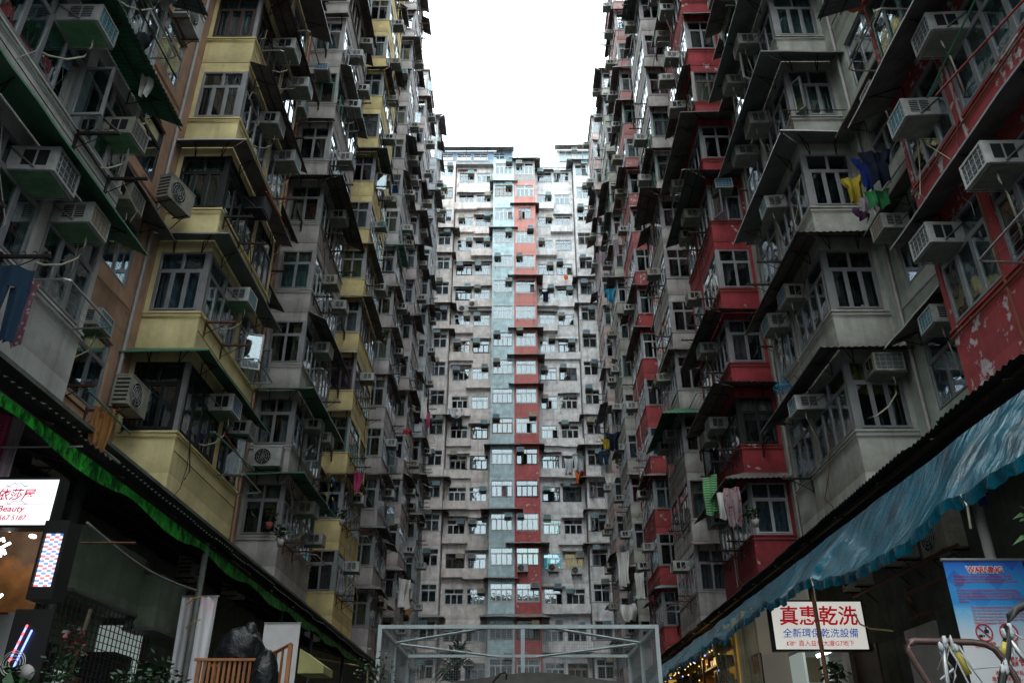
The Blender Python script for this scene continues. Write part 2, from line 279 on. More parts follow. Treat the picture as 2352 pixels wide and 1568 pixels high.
# ------------------------------------------------------------------ templates: windows
TW = {}
def win_tpl(w, h, nc, ntop, opened=(), lvl=2):
    """frame, pane, grille builders; faces -Y, x centred, z from 0"""
    key = (w, h, nc, ntop, opened, lvl)
    if key in TW: return TW[key]
    fr, pa, gr = MB(), MB(), MB(); t = .045; hw = w / 2; th = h * .31 if ntop else 0; hc = h - th
    fr.box(-hw, -hw + t, -.03, .04, 0, h, 'F'); fr.box(hw - t, hw, -.03, .04, 0, h, 'F'); fr.box(-hw + t, hw - t, -.03, .04, 0, t, 'F'); fr.box(-hw + t, hw - t, -.03, .04, h - t, h, 'F')
    fr.box(-hw - .03, hw + .03, -.07, -.031, -.035, .0, 'F')
    if ntop:
        fr.box(-hw + t, hw - t, -.032, .038, hc - .03, hc + .03, 'F'); tw = (w - 2 * t) / ntop
        for i in range(ntop):
            x0 = -hw + t + i * tw
            if i: fr.box(x0 - .025, x0 + .025, -.028, .036, hc + .03, h - t, 'F')
            pa.box(x0, x0 + tw, .008, .012, hc + .031, h - t, 'glass')
    cw = (w - 2 * t) / nc
    for i in range(nc):
        x0 = -hw + t + i * cw; x1 = x0 + cw; s = .042
        if i: fr.box(x0 - .02, x0 + .02, -.026, .036, t, hc - .03, 'F')
        z0, z1 = t + .004, hc - .034
        def sash(M=None):
            b = MB()
            b.box(0, s, -.05, -.005, 0, z1 - z0, 'F'); b.box(cw - s, cw, -.05, -.005, 0, z1 - z0, 'F'); b.box(s, cw - s, -.05, -.005, 0, s, 'F'); b.box(s, cw - s, -.05, -.005, z1 - z0 - s, z1 - z0, 'F'); return b
        if i in opened:
            right = i >= nc / 2
            a = rad(62 + 9 * i) * (1 if right else -1)
            M = Matrix.Translation((x1 if right else x0, -.03, z0)) @ Matrix.Rotation(a, 4, 'Z') @ Matrix.Translation((-cw if right else 0, 0, 0))
            fr.add(sash(), M); q = MB(); q.box(s, cw - s, -.03, -.026, s, z1 - z0 - s, 'glass'); pa.add(q, M)
        else:
            fr.add(sash(), Matrix.Translation((x0, 0, z0))); pa.box(x0 + s, x1 - s, -.03, -.026, z0 + s, z1 - s, 'glass')
        if lvl > 1:
            gx0, gx1, gz0, gz1 = x0 + .085, x1 - .085, z0 + .09, z1 - .09; r = .008
            for a, b in (((gx0, gz0), (gx0, gz1)), ((gx1, gz0), (gx1, gz1)), ((gx0, gz0), (gx1, gz0)), ((gx0, gz1), (gx1, gz1)), ((gx0, gz0 + .12), (gx1, gz0 + .12)), ((gx0, gz1 - .12), (gx1, gz1 - .12)),
                         ((gx0 + .05, gz1 - .12), (gx1 - .05, gz0 + .12)), ((gx1 - .05, gz1 - .12), (gx0 + .05, gz0 + .12))):
                gr.bar((a[0], .06, a[1]), (b[0], .06, b[1]), r, 'grille')
        else:
            for q in (.33, .67): gr.bar((x0 + cw * q, .06, z0 + .06), (x0 + cw * q, .06, z1 - .06), .008, 'grille')
    TW[key] = dict(fr=fr, pa=pa, gr=gr, h=h, w=w); return TW[key]
TC = {}
def cur_tpl(w, h, style):
    """0 full, 1 left half, 2 right half, 3 both sides, 4 short valance, 5 blind"""
    key = (w, h, style)
    if key in TC: return TC[key]
    b = MB(); hw = w / 2 - .03
    def sheet(x0, x1, z0, z1, amp=.03):
        k = max(3, int((x1 - x0) * 14)); ph = R.random() * 6
        b.grid(lambda u, v: (x0 + (x1 - x0) * u + .02 * math.sin(v * 5 + u * 7), .15 + amp * math.sin(u * k * 2.4 + ph + v * .5) + .012 * math.sin(u * k * 6.1), z0 + (z1 - z0) * v), k * 4, 2, 'C')
    if style == 0: sheet(-hw, hw, .02, h - .03)
    elif style == 1: sheet(-hw, -hw * .05, .02, h - .03)
    elif style == 2: sheet(hw * .05, hw, .02, h - .03)
    elif style == 3: sheet(-hw, -hw * .4, .02, h - .03); sheet(hw * .35, hw, .02, h - .03)
    elif style == 4: sheet(-hw, hw, h * .55, h - .03)
    elif style == 5:
        n = int(h / .08)
        for i in range(n): b.box(-hw, hw, .12, .14, .03 + i * h / n, .03 + i * h / n + .05, 'C')
    TC[key] = b; return b

WINS = []      # (area, building, spec)
def window(bld, loc, rz, w, h, nc, ntop=2, frame='alu', cur=None, style=None, opened=(), lit=None, label=None, grille=True):
    d = Vector((math.sin(rz), -math.cos(rz), 0)); x = Vector((math.cos(rz), math.sin(rz), 0)); L = Vector(loc)
    pts = [L - x * w / 2, L + x * w / 2, L - x * w / 2 + Vector((0, 0, h)), L + x * w / 2 + Vector((0, 0, h))]
    a = seen(pts)
    if not a: return
    if d.dot(Vector((0, 0, CZ)) - L) < 0: return          # faces away from the viewer
    if style is None: style = R.choice((0, 0, 0, 0, 1, 2, 3, 3, 4, None, None))
    if cur is None: cur = R.choice(('c_white', 'c_white', 'c_grey', 'c_grey', 'c_blue', 'c_blue', 'c_green', 'c_cream', 'c_pink', 'c_brown', 'c_mint', 'c_dark'))
    if lit: cur, style = lit, 0
    WINS.append((a, bld, dict(loc=loc, rz=rz, w=w, h=h, nc=nc, ntop=ntop, frame=frame, cur=cur, style=style, opened=opened, label=label, grille=grille, front=abs(rz) < .1)))
CANS = []      # canopies: (area, building, MB)
def finish_parts(bld, base):
    mine = sorted([x for x in WINS if x[1] is bld], key=lambda x: -x[0])
    rest = MB()
    for i, (a, _, s) in enumerate(mine):
        tp = win_tpl(s['w'], s['h'], s['nc'], s['ntop'], s['opened'], 2 if a > 900 else 1)
        ct = cur_tpl(s['w'], s['h'], s['style']) if s['style'] is not None else None
        if i < 100:
            key = ('me', s['w'], s['h'], s['nc'], s['ntop'], s['opened'], a > 900)
            if key not in TW:
                TW[key] = (tp['fr_m'] if 0 else None)
                MATS.setdefault('F', MATS['alu']); MATS.setdefault('C', MATS['c_grey'])
                TW[key] = (tp['fr'].mesh('window'), tp['pa'].mesh('pane'), tp['gr'].mesh('grille'))
            fm, pm, gm = TW[key]
            w = link('window', fm, bld, Vector(s['loc']) - Vector(bld.location), s['rz'], s['label']); setmat(w, s['frame'])
            link('pane', pm, w)
            if s['grille'] and a > 330: o = link('grille', gm, w); (setmat(o, 'grilledark') if R.random() < .5 else 0)
            if ct:
                ck = ('cm', s['w'], s['h'], s['style'])
                if ck not in TC: TC[ck] = ct.mesh('curtain', True)
                o = link('curtain', TC[ck], w); setmat(o, s['cur'])
        else:
            M = Matrix.Translation(s['loc']) @ Matrix.Rotation(s['rz'], 4, 'Z')
            rest.add(tp['fr'], M, {'F': s['frame']}); rest.add(tp['pa'], M)
            if s['grille'] and a > 330: rest.add(tp['gr'], M)
            if ct: rest.add(ct, M, {'C': s['cur']})
    if rest.v: build('window', rest, bld, kind='stuff')
    mine = sorted([x for x in CANS if x[1] is bld], key=lambda x: -x[0]); rest = MB()
    for i, (a, _, mb) in enumerate(mine):
        if i < 100: build('window_canopy', mb, bld)
        else: rest.add(mb)
    if rest.v: build('window_canopy', rest, bld, kind='stuff')

def canopy(bld, path, outs, d, drop, z, mat, corr=False, brk=True):
    """sheet-metal canopy along wall points path (world xy), outs: outward (mitred) offsets per point"""
    b = MB(); P = [Vector((p[0], p[1], z)) for p in path]; Q = [Vector((p[0] + o[0] * d, p[1] + o[1] * d, z - drop)) for p, o in zip(path, outs)]
    if not seen(P + Q, .12): return
    jit = R.uniform(-.06, .06)
    for i in range(len(P) - 1):
        L = (P[i + 1] - P[i]).length; n = max(2, int(L / .045)) if corr else max(3, int(L / .5))
        wob = [R.uniform(-.018, .018) for _ in range(n + 1)]
        def fn(u, v, i=i):
            a = P[i].lerp(P[i + 1], u); c = Q[i].lerp(Q[i + 1], u); q = a.lerp(c, v); k = int(round(u * n))
            q.z += (.016 * (1 if k % 2 else -1) if corr else wob[k] * v) + jit * v * u; return q
        b.grid(fn, n, 2, mat)
        lip = R.choice(('alu', mat, mat, 'aluwhite'))
        if not corr:                                         # lip along the outer edge
            for k in range(n):
                a = fn(k / n, 1); c = fn((k + 1) / n, 1); e = Vector((0, 0, .035)); b.quad(a, c, c - e, a - e, lip)
        else:
            b.bar(P[i].lerp(Q[i], .45) - Vector((0, 0, .045)), P[i + 1].lerp(Q[i + 1], .45) - Vector((0, 0, .045)), .02, 'iron'); b.bar(P[i].lerp(Q[i], .93) - Vector((0, 0, .045)), P[i + 1].lerp(Q[i + 1], .93) - Vector((0, 0, .045)), .02, 'iron')
        if brk:
            for q in ([.15, .5, .85] if L > 2 else [.3, .8]):
                a = P[i].lerp(P[i + 1], q); c = Q[i].lerp(Q[i + 1], q); dn = Vector((0, 0, .04)); f = Vector((0, 0, .34))
                b.bar(a - dn, a.lerp(c, .85) - dn, .022, 'iron'); b.bar(a - f, a.lerp(c, .7) - dn * 1.3, .018, 'iron'); b.bar(a - dn, a - f, .02, 'iron')
    CANS.append((seen(P + Q, .12), bld, b))

# ------------------------------------------------------------------ templates: air conditioners, racks
TA = {}
def ac_mesh(kind):
    if kind in TA: return TA[kind]
    body, rear, under = kind; c, g_, br = MB(), MB(), MB(); W, D, H = .58, .60, .38
    c.box(-W / 2, W / 2, -D, 0, 0, H, body)
    for s in (-1, 1):
        x = s * (W / 2 + .003)
        for a, b in ((.10, .24), (.27, .42)):
            c.box(s * W / 2, x, -D + a, -D + b, .08, H - .06, 'dark')
            for q in range(6 if rear in ('gteal', 'gcream') else 0): c.box(x, x + s * .004, -D + a, -D + b, .085 + q * .04, .095 + q * .04, body)
        c.box(s * W / 2, x, -D - .0, -D + .03, 0, H, body)
    c.box(-W / 2 + .03, W / 2 - .03, -D + .03, -.03, -.006, 0, under)
    for q in range(3): c.box(-.2 + q * .18, -.13 + q * .18, -D + .08, -.1, -.016, -.006, under)
    t = .035
    for b in ((-W / 2, -W / 2 + t, 0, H), (W / 2 - t, W / 2, 0, H), (-W / 2 + t, W / 2 - t, 0, t), (-W / 2 + t, W / 2 - t, H - t, H)): c.box(b[0], b[1], -D - .02, -D, b[2], b[3], body)
    g_.box(-W / 2 + t, W / 2 - t, -D - .006, -D - .001, t, H - t, rear)
    for q in range(1, 5): x = -W / 2 + W * q / 5; g_.box(x - .005, x + .005, -D - .012, -D - .006, t, H - t, body)
    for q in range(1, 4): z = H * q / 4; g_.box(-W / 2 + t, W / 2 - t, -D - .013, -D - .006, z - .004, z + .004, body)
    for s in (-1, 1):
        x = s * (W / 2 + .02); br.bar((x, 0, H * .92), (x, -D * .62, .03), .02, 'alu'); br.bar((x, 0, -.012), (x, -D, -.012), .018, 'alu')
    br.bar((-W / 2 - .02, -D + .02, -.012), (W / 2 + .02, -D + .02, -.012), .018, 'alu')
    allm = MB(); allm.add(c); allm.add(g_); allm.add(br)
    TA[kind] = (c.mesh('air_conditioner'), g_.mesh('back_grille'), br.mesh('bracket'), allm.mesh('air_conditioner'), allm); return TA[kind]
ACS = []
BACK = {'gteal': 'teal', 'gblue': 'blue', 'ggrey': 'grey', 'gcream': 'cream'}
def ac(loc, rz, where, kind=None, hose=None):
    a = seen([Vector(loc) + Vector((x, y, z)) for x in (-.33, .33) for y in (-.33, .33) for z in (0, .42)], .06)
    if not a: return
    if kind is None: kind = (R.choice(('acwhite', 'acwhite', 'acold')), R.choice(('gteal', 'gteal', 'gblue', 'ggrey', 'ggrey', 'gcream')), 'acgreen' if loc[2] < 11 and loc[0] < 0 else 'acunder')  # low left units get the underside with bounce light painted in
    ACS.append((a, loc, rz, where, kind, hose))
def finish_acs():
    ACS.sort(key=lambda x: -x[0]); rest = MB(); hosem = None
    for i, (a, loc, rz, where, kind, hose) in enumerate(ACS):
        c, g_, br, al, amb = ac_mesh(kind)
        if i >= 290:
            rest.add(amb, Matrix.Translation(loc) @ Matrix.Rotation(rz, 4, 'Z')); continue
        lab = ('white' if kind[0] == 'acwhite' else 'yellowed') + ' air conditioner, ' + BACK[kind[1]] + ' back, ' + where
        o = link('air_conditioner', c if a > 260 else al, None, loc, rz + R.uniform(-.05, .05), lab, 'air conditioner', 'window air conditioners on the facades'); o.rotation_euler.x = R.uniform(-.01, .045); f_ = R.uniform(.9, 1.08); o.scale = (f_, R.uniform(.85, 1.12), f_)
        if a > 260:
            link('back_grille', g_, o); link('bracket', br, o)
            if a > 1500 and (hose or R.random() < .55):
                if hosem is None:
                    hb = MB(); hb.tube([(.1, -.4, -.01), (.12, -.41, -.15), (.1, -.36, -.4), (-.05, -.24, -.62), (-.25, -.1, -.75), (-.4, -.02, -.78)], .016, 'hose'); hosem = hb.mesh('drain_hose', True)
                link('drain_hose', hosem, o)
    if rest.v: build('air_conditioner', rest, label='far air conditioners too small to tell apart on the side facades', cat='air conditioner', kind='stuff')
TR = {}
def rack_mesh(k, mat):
    if (k, mat) in TR: return TR[k, mat]
    b = MB()
    if k == 0:                                    # two iron arms with prongs
        b.box(-.6, .6, -.03, -.005, -.06, -.03, mat)
        for s in (-.55, .55):
            b.box(s - .025, s + .025, -.66, 0, -.02, .02, mat); b.bar((s, -.5, -.02), (s, 0, -.3), .018, mat); b.box(s - .03, s + .03, -.02, 0, -.34, .06, mat)
            for q in range(4): b.tube([(s, -.62 + q * .15, .02), (s, -.62 + q * .15, .06), (s, -.585 + q * .15, .085), (s, -.56 + q * .15, .06)], .008, mat, 4)
    elif k == 1:                                  # tubular U frame with lines
        b.tube([(-.7, 0, 0), (-.7, -.55, .02), (-.66, -.62, .02), (.66, -.62, .02), (.7, -.55, .02), (.7, 0, 0)], .017, mat, 6)
        for q in range(1, 5): b.tube([(-.69, -.12 * q, .012), (.69, -.12 * q, .012)], .006, mat, 4)
    elif k == 2:                                  # single pole rail in front of a window
        b.box(-.75, -.72, -.22, 0, 0, .03, mat); b.box(.72, .75, -.22, 0, 0, .03, mat); b.tube([(-.95, -.2, .03), (.95, -.2, .03)], .014, mat, 5); b.bar((-.735, -.02, -.3), (-.735, -.02, .0), .016, mat); b.bar((.735, -.02, -.3), (.735, -.02, .0), .016, mat)
    elif k == 3:                                  # one arm
        b.box(-.025, .025, -.68, 0, -.02, .02, mat); b.bar((0, -.5, -.02), (0, 0, -.3), .018, mat); b.box(-.03, .03, -.02, 0, -.34, .06, mat)
        for q in range(4): b.tube([(0, -.64 + q * .16, .02), (0, -.64 + q * .16, .06), (0, -.60 + q * .16, .085), (0, -.575 + q * .16, .06)], .008, mat, 4)
    TR[k, mat] = b.mesh('drying_rack'); return TR[k, mat]
RN = {0: 'two-armed iron drying rack', 1: 'tubular steel drying frame', 2: 'thin clothes rail', 3: 'single iron drying arm'}
RK = []
def rack(loc, rz, k, where, mat=None):
    a = seen([Vector(loc) + Vector((x, y, 0)) for x in (-.6, .6) for y in (-.6, .6)] + [Vector(loc) + Vector((0, 0, .2))], .06)
    if a: RK.append((a, loc, rz, k, where, mat or ('steel' if k == 1 else R.choice(('iron', 'iron', 'rustiron')) if k != 2 else R.choice(('steel', 'iron', 'rustiron', 'polegreen')))))
def finish_racks():
    RK.sort(key=lambda x: -x[0])
    for i, (a, loc, rz, k, where, mat) in enumerate(RK[:300]):
        nm = RN[k]
        if k in (0, 3) and mat == 'rustiron': nm = nm.replace('iron', 'rusty')
        link('drying_rack', rack_mesh(k, mat), None, loc, rz, nm + ', ' + where, 'drying rack', 'drying racks on the facades')

# ------------------------------------------------------------------ buildings
SILL, H, WT, BOT, NB = 7.66, 2.75, 1.55, 6.49, 1.25
ORD = ['lowest', 'second', 'third', 'fourth', 'fifth', 'sixth', 'seventh', 'eighth', 'ninth', 'tenth', 'eleventh', 'twelfth', 'thirteenth', 'fourteenth', 'fifteenth', 'sixteenth', 'seventeenth', 'eighteenth', 'nineteenth']
def orf(k): return ORD[k] + ' floor'
INL, INR = 8.05, 8.07
FL = lambda u, n, z: (-INL + n, u, z)
FR = lambda u, n, z: (INR - n, u, z)

left = thing('apartment_building', (-8.05, 30, 0), 'tall apartment block with yellow, grey and salmon bay stacks, above the green awning', 'apartment building')
right = thing('apartment_building', (8.07, 30, 0), 'tall apartment block with red and off-white bay stacks, above the blue tarpaulin', 'apartment building')
end = thing('apartment_building', (0, 66.95, 0), 'pale apartment block closing the courtyard, with a blue and a red column', 'apartment building')

SHEETS = ('sheet', 'sheet', 'sheet2', 'sheet2', 'sheet3')
def side(bld, F, left_side, stacks):
    rzo = PI / 2 if left_side else -PI / 2; sx = 1 if left_side else -1
    for si, S in enumerate(stacks):
        u0, wm, rm, nm, rn, frames, kt, style = S['u'], S['wall'], S['rec'], S['name'], S['rname'], S.get('frame', 'alu'), S.get('kt', 16), S.get('style', {})
        u1 = u0 + 4.0; un = u0 + 8.14; b = MB(); rc = MB(); pp = MB(); N = NB
        deco = S.get('deco', True); far = u0 > 30; mid = u0 > 22
        for k in range(kt):
            s = SILL + H * k; z0 = BOT if k == 0 else s - .88; t = s + WT; zt = s + H - .88
            dz = R.uniform(-.05, .05); st = style.get(k, {})
            b.fbox(F, u0, u1, -.1, N, z0, s - .04, wm); b.fbox(F, u0 - .03, u1 + .03, -.1, N + .03, s - .04, s, wm)
            if zt - .03 > t: b.fbox(F, u0 + .012, u1 - .012, -.1, N - .012, t, zt, wm)
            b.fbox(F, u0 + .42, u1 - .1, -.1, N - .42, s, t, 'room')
            b.fbox(F, u0, u0 + .1, N - .1, N, s, t, st.get('frame', frames)); b.fbox(F, u0, u0 + .12, 0, .1, s, t, wm)
            b.fbox(F, u0 + 2.2, u0 + 2.42, N - .3, N - .002, s, t, wm); b.fbox(F, u1 - .12, u1, 0, N - .002, s, t, wm)
            # near side, first outer and second outer window
            fr = st.get('frame', frames if R.random() > .12 else R.choice(('alubrown', 'alublack', 'aluwhite', 'alugreen')))
            wn = N - .2; nm0 = .1 + wn / 2; op = R.random
            if deco:
                window(bld, F(u0 + .05, nm0, s), 0, round(wn, 3), WT, 3 if not mid else 2, 2, fr, st.get('cur'), st.get('style', None), st.get('open', (R.randrange(2),) if op() < .03 else ()))
                window(bld, F(u0 + 1.15, N - .05, s), rzo, 2.1, WT, 4, 2, fr, st.get('cur'), None, (R.randrange(4),) if op() < .03 else ())
                window(bld, F(u0 + 3.15, N - .05, s), rzo, 1.46, WT, 3, 2, fr, None, None, st.get('open2', (1,) if op() < .05 else ()))
            else: b.fbox(F, u0 + .1, u1 - .12, N - .12, N - .06, s, t, 'ggrey'); b.fbox(F, u0 + .05, u0 + .1, .1, N - .1, s, t, 'ggrey')
            # conduit below the sill
            if deco and k < kt - 1 and not far:
                pz = s - .13; pt = [F(u0 - .03, -.0, pz), F(u0 - .035, N + .035, pz), F(u1, N + .035, pz)]; pp.tube(pt, .02, S.get('pipe', 'pipegrey'), 5)
            # canopies
            ck = st.get('can', 1 if R.random() < S.get('canp', .8) else 0)
            if deco and ck and k < kt:
                d = st.get('d', R.uniform(.4, .85) if not mid else R.uniform(.3, .65)); dr = d * R.uniform(.25, .62); corr = st.get('corr', R.random() < .3); mt = st.get('sheet', R.choice(SHEETS)); zz = zt + R.uniform(-.06, .05)
                A, B_, C_ = F(u0, 0, 0), F(u0, N, 0), F(u1 + .1, N, 0); mode = st.get('mode', R.choice((3, 3, 3, 2, 2, 1))); o1 = (0, -1); o2 = (sx, -1); o3 = (sx, 0)
                if far and mode != 1 and R.random() < .75: mode = 4
                if mode == 4:
                    if R.random() < .75: canopy(bld, [A, B_, F(u0 + 2.25, N, 0)], [o1, o2, o3], d, dr, zz, mt, corr)
                    if R.random() < .6: canopy(bld, [F(u0 + 2.5, N, 0), C_], [o3, o3], R.uniform(.3, .65), dr * R.uniform(.8, 1.6), zz + R.uniform(-.35, .1), R.choice(SHEETS), R.random() < .4)
                elif mode == 3: canopy(bld, [A, B_, C_], [o1, o2, o3], d, dr, zz, mt, corr)
                elif mode == 2: canopy(bld, [F(u0 - .1, N, 0), C_], [o3, o3], d, dr, zz, mt, corr)
                else: canopy(bld, [A, F(u0, N + .1, 0)], [o1, o1], d * .8, dr, zz, mt, corr)
            # air conditioners and racks
            if deco:
                pa = st.get('ac', R.random() < (.78 if not far else .62))
                zA = s + WT - .50
                if pa: ac(F(u0 + st.get('acu', R.uniform(1.5, 1.75)), N - .06, zA), rzo, orf(k) + ', courtyard side of ' + nm, st.get('ack'))
                if st.get('ac2', R.random() < (.38 if not far else .22)): ac(F(u0 + R.uniform(2.75, 3.4), N - .06, zA - R.choice((0, .0, .55))), rzo, orf(k) + ', far end of ' + nm)
                if st.get('acf', R.random() < .10): ac(F(u0 + .06, nm0 + R.uniform(-.2, .2), s + WT - .46), 0, orf(k) + ', near side of ' + nm, st.get('ackf'))
                if R.random() < (.66 if not far else .5): rack(F(u0 + R.uniform(.7, 1.2), N + .03, s - .10), rzo, R.choice((0, 0, 1, 0)), orf(k) + ' of ' + nm + ', near end')
                if R.random() < (.55 if not far else .45): rack(F(u0 + R.uniform(2.7, 3.2), N + .03, s - .10), rzo, R.choice((0, 1, 1, 3)), orf(k) + ' of ' + nm + ', far end')
                if R.random() < .26: rack(F(u0 - .03, N * .5, s - .06), 0, R.choice((3, 3, 2)) if not mid else 3, orf(k) + ' of ' + nm + ', near side')
            # ---- recess between this stack and the next
            rs = S.get('rstyle', {}).get(k, {}); wc = u1 + 2.35 + rs.get('du', 0.); hw = .95
            if k < kt:
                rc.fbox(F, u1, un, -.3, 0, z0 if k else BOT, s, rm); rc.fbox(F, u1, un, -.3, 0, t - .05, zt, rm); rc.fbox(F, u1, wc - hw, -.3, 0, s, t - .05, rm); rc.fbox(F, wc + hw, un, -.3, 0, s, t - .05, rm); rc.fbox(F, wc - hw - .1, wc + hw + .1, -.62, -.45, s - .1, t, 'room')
                if deco:
                    window(bld, F(wc, -.08, s), rzo, 1.9, WT - .05, 3, 2, frames if R.random() > .1 else 'alublack', rs.get('cur'), None, (2,) if R.random() < .04 else ())
                    if rs.get('can', R.random() < .5): d = R.uniform(.45, .8); canopy(bld, [F(wc - hw - .3, 0, 0), F(wc + hw + .3, 0, 0)], [(sx, 0), (sx, 0)], d, d * .4, t + .22, R.choice(SHEETS), R.random() < .4)
                    if rs.get('ac', R.random() < .42): ac(F(wc + rs.get('acu', R.choice((-.5, .5))), -.05, s + WT - .5), rzo, orf(k) + ', recess just beyond ' + nm)
                    if R.random() < .3: rack(F(wc, 0, s - .08), rzo, R.choice((0, 2, 3)), orf(k) + ', recess just beyond ' + nm)
        if deco:
            cb = MB()
            for k in range(kt):
                s = SILL + H * k
                for _ in range(3 if not far else 2):
                    ua = u0 + R.uniform(.2, 3.6); ub = ua + R.uniform(-.9, .9); za = s + R.uniform(.2, 2.3); zb = za - R.uniform(.5, 1.8); sg_ = R.uniform(.05, .2)
                    cb.tube([F(ua, N + .02, za), F(ua * .7 + ub * .3, N + .02 + sg_ * .7, (za + zb) / 2 - sg_), F(ub, N + .03 + sg_, zb), F(ub + .1, N + .02, zb - .15)], R.uniform(.006, .013), R.choice(('iron', 'hose', 'pipegrey', 'iron', 'piperust')), 4)
                if R.random() < .5: q = R.uniform(u0 + 2.2, u0 + 2.42); cb.tube([F(q, N + .02, s - 1.), F(q, N + .02, s + 1.7)], .022, R.choice(('pipegrey', 'piperust', wm and 'pipegrey')), 5)
                if R.random() < .6: q = s - R.uniform(.2, .5); cb.tube([F(u0 - .02, N + .03, q), F(u0 + 2, N + .04, q - R.uniform(0, .08)), F(u1, N + .03, q)], .010, R.choice(('iron', 'hose')), 4)
            build('cabling', cb, bld, kind='stuff')
        zr = SILL + H * kt - .88
        b.fbox(F, u0 - .12, u1 + .12, -.3, N + .12, zr, zr + .18, 'w_endgrey'); rc.fbox(F, u1, un, -6, 0, zr, zr + .5, rm)
        if deco:
            for q in ((u1 + .45, u1 + 3.6) if not far else (u1 + .5,)): pp.tube([F(q, .07, BOT), F(q, .07, zr)], .045, R.choice((S.get('rpipe', 'pipegrey'), 'pipegrey')), 6)
            for q in range(0, kt, 1): pp.tube([F(u1 + .5, .07, SILL + H * q - .5), F(u1 + 3.5, .07, SILL + H * q - .35)], .03, S.get('rpipe', 'pipegrey'), 5)
        build('bay_stack', b, bld, label=S.get('blabel')); build('recessed_wall', rc, bld, label=S.get('rlabel'))
        if pp.v: build('pipe', pp, bld)

plain = dict(name='', rname='', deco=False)
LS = [dict(plain, u=-.68, wall='w_cream', rec='w_salmon'),
      dict(u=7.46, wall='w_cream', rec='w_salmon', name='cream bay stack at left edge', rname='', pipe='acwhite', rpipe='pipesalmon', blabel='cream painted bay stack', rlabel='salmon painted recessed wall',
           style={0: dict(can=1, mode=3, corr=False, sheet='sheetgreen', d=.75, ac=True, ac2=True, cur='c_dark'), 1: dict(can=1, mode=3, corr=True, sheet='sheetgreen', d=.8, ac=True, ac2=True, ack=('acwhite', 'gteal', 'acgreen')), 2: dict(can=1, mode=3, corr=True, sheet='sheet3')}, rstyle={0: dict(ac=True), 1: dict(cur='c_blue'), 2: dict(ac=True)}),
      dict(u=15.6, wall='w_yellow', rec='w_salmon', name='large yellow bay stack', rname='', pipe='pipeyellow', rpipe='pipesalmon', blabel='yellow painted bay stack', rlabel='salmon painted recessed wall', canp=1,
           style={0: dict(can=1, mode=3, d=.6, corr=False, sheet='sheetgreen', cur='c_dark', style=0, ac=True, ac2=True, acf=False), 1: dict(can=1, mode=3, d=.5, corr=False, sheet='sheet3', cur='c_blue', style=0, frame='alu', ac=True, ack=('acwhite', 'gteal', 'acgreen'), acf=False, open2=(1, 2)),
                  2: dict(can=1, mode=3, d=.48, corr=False, sheet='sheet', cur='c_teal', style=0, frame='alublack', ac=True, ack=('alublack', 'ggrey', 'alublack'), acf=False), 3: dict(can=1, mode=2, d=.6, corr=True, sheet='sheet2', cur='c_cream', style=2, frame='alu', ac=True, ac2=True, acf=False, open=()), 4: dict(can=1, mode=3, corr=True)},
           rstyle={0: dict(ac=False)}),
      dict(u=23.75, wall='w_grey', rec='w_salmon', name='grey stack beside large yellow one', rname='', pipe='pipegrey', rpipe='pipesalmon', blabel='warm grey bay stack', canp=.95,
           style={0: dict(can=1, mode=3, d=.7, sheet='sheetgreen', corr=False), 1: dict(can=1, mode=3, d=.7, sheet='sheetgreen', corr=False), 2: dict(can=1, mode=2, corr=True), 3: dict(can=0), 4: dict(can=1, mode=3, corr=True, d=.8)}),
      dict(u=31.9, wall='w_yellow2', rec='w_pink', name='second yellow bay stack', rname='', pipe='pipeyellow', blabel='ochre yellow bay stack', canp=.9, style={5: dict(cur='c_vgreen', style=0), 8: dict(cur='c_dots', style=0), 3: dict(cur='c_vpurple', style=0)}),
      dict(u=40.05, wall='w_lilac', rec='w_pink', name='grey stack behind second yellow one', rname='', pipe='pipegrey', style={7: dict(sheet='sheetteal'), 9: dict(cur='c_vblue', style=0)}),
      dict(u=48.2, wall='w_pink', rec='w_bluepink', name='far pink stack', rname='', pipe='pipegrey'),
      dict(u=56.35, wall='w_bluepink', rec='w_pink', name='farthest left-hand stack', rname='', kt=17)]
